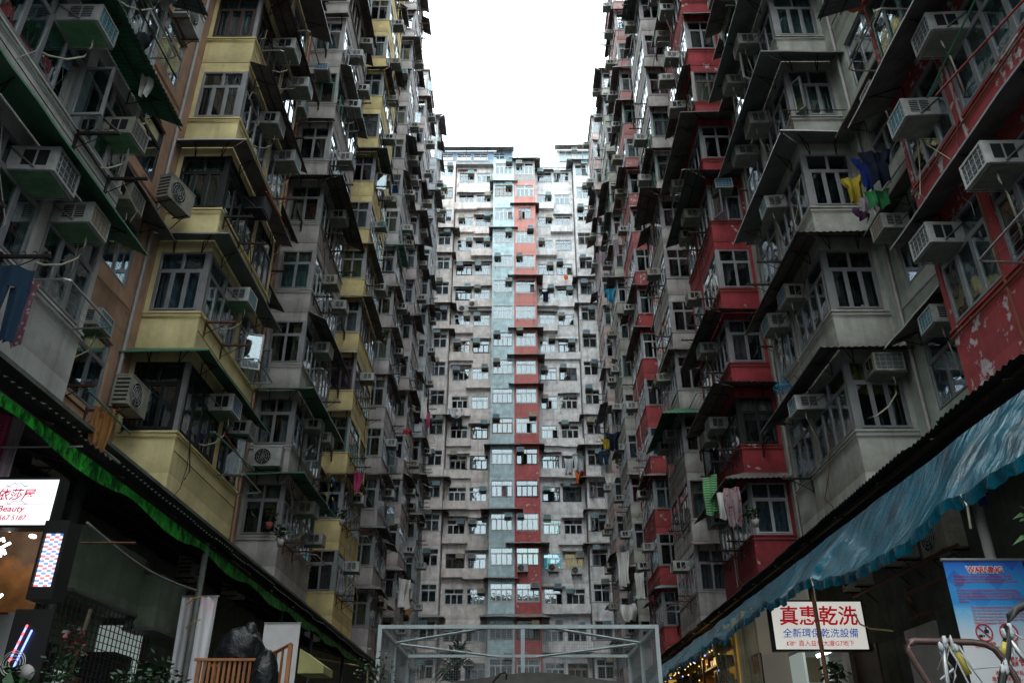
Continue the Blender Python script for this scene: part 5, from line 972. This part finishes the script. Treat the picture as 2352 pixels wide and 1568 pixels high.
hx(1401, 664, 6.1, 'shirt', .95, .95, 'k_cyan', 'sky blue shirt hanging from the second red stack', rz=-.3); hx(1408, 995, 6.1, 'shirt', 1.0, 1.1, 'k_navy', 'dark navy clothes hanging from the second red stack', rz=-.3); hx(1392, 1008, 6.0, 'shirt', .8, .7, 'k_yellow', 'yellow and dark top hanging beside the navy clothes', rz=-.3); hx(1385, 1035, 6.0, 'pants', .6, 1., 'k_jean', 'pale blue trousers hanging below the navy clothes', rz=-.3)
hx(1430, 1266, 6.1, 'towel', .9, 1.9, 'k_white', 'long white sheet hanging low on the right block', rz=-.7); hx(1468, 1314, 6.0, 'towel', .5, 1.2, 'k_white', 'narrow cream sheet hanging low on the second red stack', rz=-.5); hx(1441, 1385, 6.0, 'rag', 1.2, .9, 'k_white', 'crumpled white cloths on a rack near the right end of the cage', rz=-.4); hx(1414, 550, 6.1, 'towel', .4, 1.2, 'k_lav', 'pale towel hanging high on the second red stack', rz=-.4); hx(1380, 580, 6.1, 'rag', .9, 1., 'k_lav', 'crumpled mauve cloth on the far right stack', rz=-.4); hx(1402, 1085, 6.0, 'rag', .9, .7, 'k_white', 'white rag with red trim on the far right stack', rz=-.4)
hy(1045, 937, 66.5, 'rag', 2.0, .95, 'k_silver', 'silvery plastic sheet drying on the pale pink end wall'); hy(1050, 960, 66.4, 'pants', .9, .8, 'k_black', 'black trousers hanging below the silvery sheet'); hy(1306, 1052, 66.4, 'towel', .8, 1.3, 'k_silver', 'left grey plastic sheet on the white end wall'); hy(1330, 1046, 66.4, 'towel', 1.0, 1.35, 'k_silver', 'right grey plastic sheet on the white end wall')
hy(1327, 1084, 66.3, 'shirt', .55, .95, 'k_orange', 'bright orange top drying on the white end wall'); hy(1334, 1084, 66.3, 'shirt', .5, .95, 'k_black', 'black top drying beside the orange one'); hy(1340, 1083, 66.3, 'shirt', .5, .8, 'k_red', 'dark red top drying beside the black one'); hy(1253, 670, 66.4, 'shirt', .9, 1., 'k_navy', 'dark clothes drying on the white end wall near the red column'); hy(1300, 632, 66.4, 'rag', .5, .5, 'k_orange', 'small orange and red cloth on the white end wall')
p = on_x(1968, 3, 7.0); b = MB(); blob(b, p, .30, .22, .16, 'orange', 24, 16, .4, 3, 2); build('plastic_bag', b, None, True, origin=tuple(p), label='shiny orange plastic bag at the top edge, on an air conditioner', cat='plastic bag')
def peg(u, v, X, mat, label):
    p = on_x(u, v, X); b = MB(); r = .2
    for k in (1., .55): b.tube([p + Vector((r * k * math.cos(i * PI / 10), r * k * math.sin(i * PI / 10), 0)) for i in range(21)], .012, mat, 5)
    for i in range(10):
        d = Vector((r * math.cos(i * PI / 5), r * math.sin(i * PI / 5), 0)); b.tube([p + d, p + d + Vector((0, 0, -.07))], .011, mat, 4)
        if i % 2 == 0: b.tube([p + d, p + Vector((0, 0, .0))], .008, mat, 4); b.tube([p + d, p + Vector((0, 0, .3))], .004, mat, 4)
    build('peg_hanger', b, None, True, origin=tuple(p), label=label, cat='peg hanger', group='round plastic peg hangers')
peg(1797, 890, 6.0, 'k_cyan', 'blue round peg hanger beside the large white stack'); peg(880, 514, -6., 'k_tealp', 'turquoise round peg hanger on the second yellow stack'); peg(1470, 1040, 6.1, 'wrap', 'white round peg hanger on the second red stack')
for i in range(5): pass
b = MB(); p = on_x(756, 1083, -6.0)
for i in range(14): q = p + Vector((R.uniform(-.1, .1), R.uniform(-.5, .8), -.1 - i * .07 + R.uniform(-.1, .1))); b.tube([q, q + Vector((R.uniform(-.05, .05), R.uniform(-.08, .08), .12))], .014, R.choice(('k_cyan', 'k_orange', 'k_green', 'k_blue', 'yellowwrap')), 4)
build('clothes_pegs', b, origin=tuple(p), label='cluster of coloured clothes pegs below the grey stack', cat='clothes pegs')
# poles laid across racks
def dpole(u0, v0, u1, v1, X, mat, label): b = MB(); a, c = on_x(u0, v0, X), on_x(u1, v1, X); b.tube([a, c], .016, mat, 6); build('drying_pole', b, origin=tuple(a), label=label, cat='pole', group='drying poles')
dpole(2240, 0, 2130, 225, 6.15, 'polegreen', 'long green drying pole across the worn red stack at top right'); dpole(2352, 0, 2150, 220, 6.1, 'polered', 'long dark red drying pole beside the green one at top right'); dpole(205, 898, 300, 996, -6.6, 'polegreen', 'green pole holding the rust-brown cloth'); dpole(490, 990, 585, 1080, -6.1, 'polegreen', 'green drying pole on the large yellow stack'); dpole(515, 995, 570, 1075, -6.15, 'polered', 'red drying pole on the large yellow stack'); dpole(310, 0, 405, 180, -6.1, 'postdark', 'dark drying pole high between the cream and yellow stacks'); dpole(612, 440, 655, 520, -6.2, 'k_orange', 'orange drying pole on the large yellow stack')
for i, (u, v, Yy, l_, m_) in enumerate(((621, 1203, 23.6, 'leafy plant in a red pot on the lowest sill of the grey stack', 'potred'), (885, 782, 31.7, 'tall green plant on the second yellow stack', 'alubrown'))): p = on_y(u, v, Yy); plant('potted_plant', (p.x, Yy - .12, p.z), l_, .2, 60, .12, .15, 'plant', ('leaf', 'leaf2'), m_)
for u, v, X, l_ in ((1410, 838, 6.0, 'green plant in a pot on the second red stack'), (1418, 1068, 6.0, 'bushy plant hanging on the far white stack'), (785, 1195, -6.1, 'trailing plant low on the second yellow stack'), (1735, 1195, 6.2, 'pot plant on a ledge of the large red stack'), (645, 1240, -6.2, 'two trailing plants hung on the grey stack')): p = on_x(u, v, X); plant('potted_plant', tuple(p), l_, .22, 70, .13, .1, 'plant', ('leaf', 'leaf2'), 'pipegrey')
# outdoor units on the facades
p = on_y(612, 1072, 23.3); outdoor((p.x, 23.5, p.z), 0, 'outdoor unit on brackets below the lowest near window of the grey stack'); p = on_x(372, 480, -7.75); outdoor((p.x + .1, p.y, p.z), PI / 2 - .25, 'outdoor unit in the salmon recess beside the yellow stack', 'acold'); p = on_x(262, 945, -7.75); outdoor((p.x + .1, p.y, p.z), PI / 2, 'outdoor unit low in the salmon recess above the green valance', 'acold'); p = on_x(412, 65, -7.6); outdoor((p.x, p.y, p.z), PI / 2, 'outdoor unit at the top edge in the salmon recess')
for u, v, n_, l_ in ((1200, 1314, 1.35, 'outdoor unit on the red column of the end block'), (1271, 1313, .06, 'left outdoor unit low on the white end wall'), (1324, 1319, .06, 'right outdoor unit low on the white end wall'), (1087, 708, .06, 'outdoor unit halfway up the pale pink end wall'), (1064, 718, .06, 'outdoor unit lower on the pale pink end wall')): p = on_y(u, v, EB - n_); outdoor((p.x, EB - n_, p.z), 0, l_)
#@@END
# ------------------------------------------------------------------ ground, light, sky, render
b = MB(); b.quad((-900, -900, 0), (900, -900, 0), (900, 900, 0), (-900, 900, 0), 'w_ground'); build('ground', b, kind='structure')
w = bpy.data.worlds.new('World'); sc.world = w; w.use_nodes = True; nt = w.node_tree; g = G(nt)
bg = nt.nodes['Background']; sky = g.n('ShaderNodeTexSky', sky_type='NISHITA'); sky.sun_disc = False
SUN_EL, SUN_AZ = rad(58), rad(196)
sky.sun_elevation = SUN_EL; sky.sun_rotation = SUN_AZ
hs = g.n('ShaderNodeHueSaturation'); hs.inputs['Saturation'].default_value = .12; g.l(sky.outputs[0], hs.inputs['Color'])
cl = g.mix(.72, hs.outputs[0], (44., 50.6, 52.2, 1)); g.l(cl, bg.inputs[0]); bg.inputs[1].default_value = .10
sun = bpy.data.lights.new('sun', 'SUN'); sun.energy = 1.5; sun.angle = rad(40); sun.color = (1, .97, .93)
so = bpy.data.objects.new('sun', sun); COL.objects.link(so)
sd = Vector((math.sin(SUN_AZ) * math.cos(SUN_EL), math.cos(SUN_AZ) * math.cos(SUN_EL), math.sin(SUN_EL)))
so.rotation_euler = sd.to_track_quat('Z', 'Y').to_euler(); so.location = (0, -10, 80)
sc.view_settings.view_transform = 'Standard'; sc.view_settings.look = 'None'; sc.view_settings.exposure = 0
sc.cycles.max_bounces = 7; sc.cycles.diffuse_bounces = 2; sc.cycles.glossy_bounces = 3; sc.cycles.transparent_max_bounces = 10; sc.cycles.use_denoising = True
try: sc.cycles.denoiser = 'OPENIMAGEDENOISE'
except Exception: pass
sc.cycles.caustics_reflective = False; sc.cycles.caustics_refractive = False; sc.cycles.sample_clamp_indirect = 4
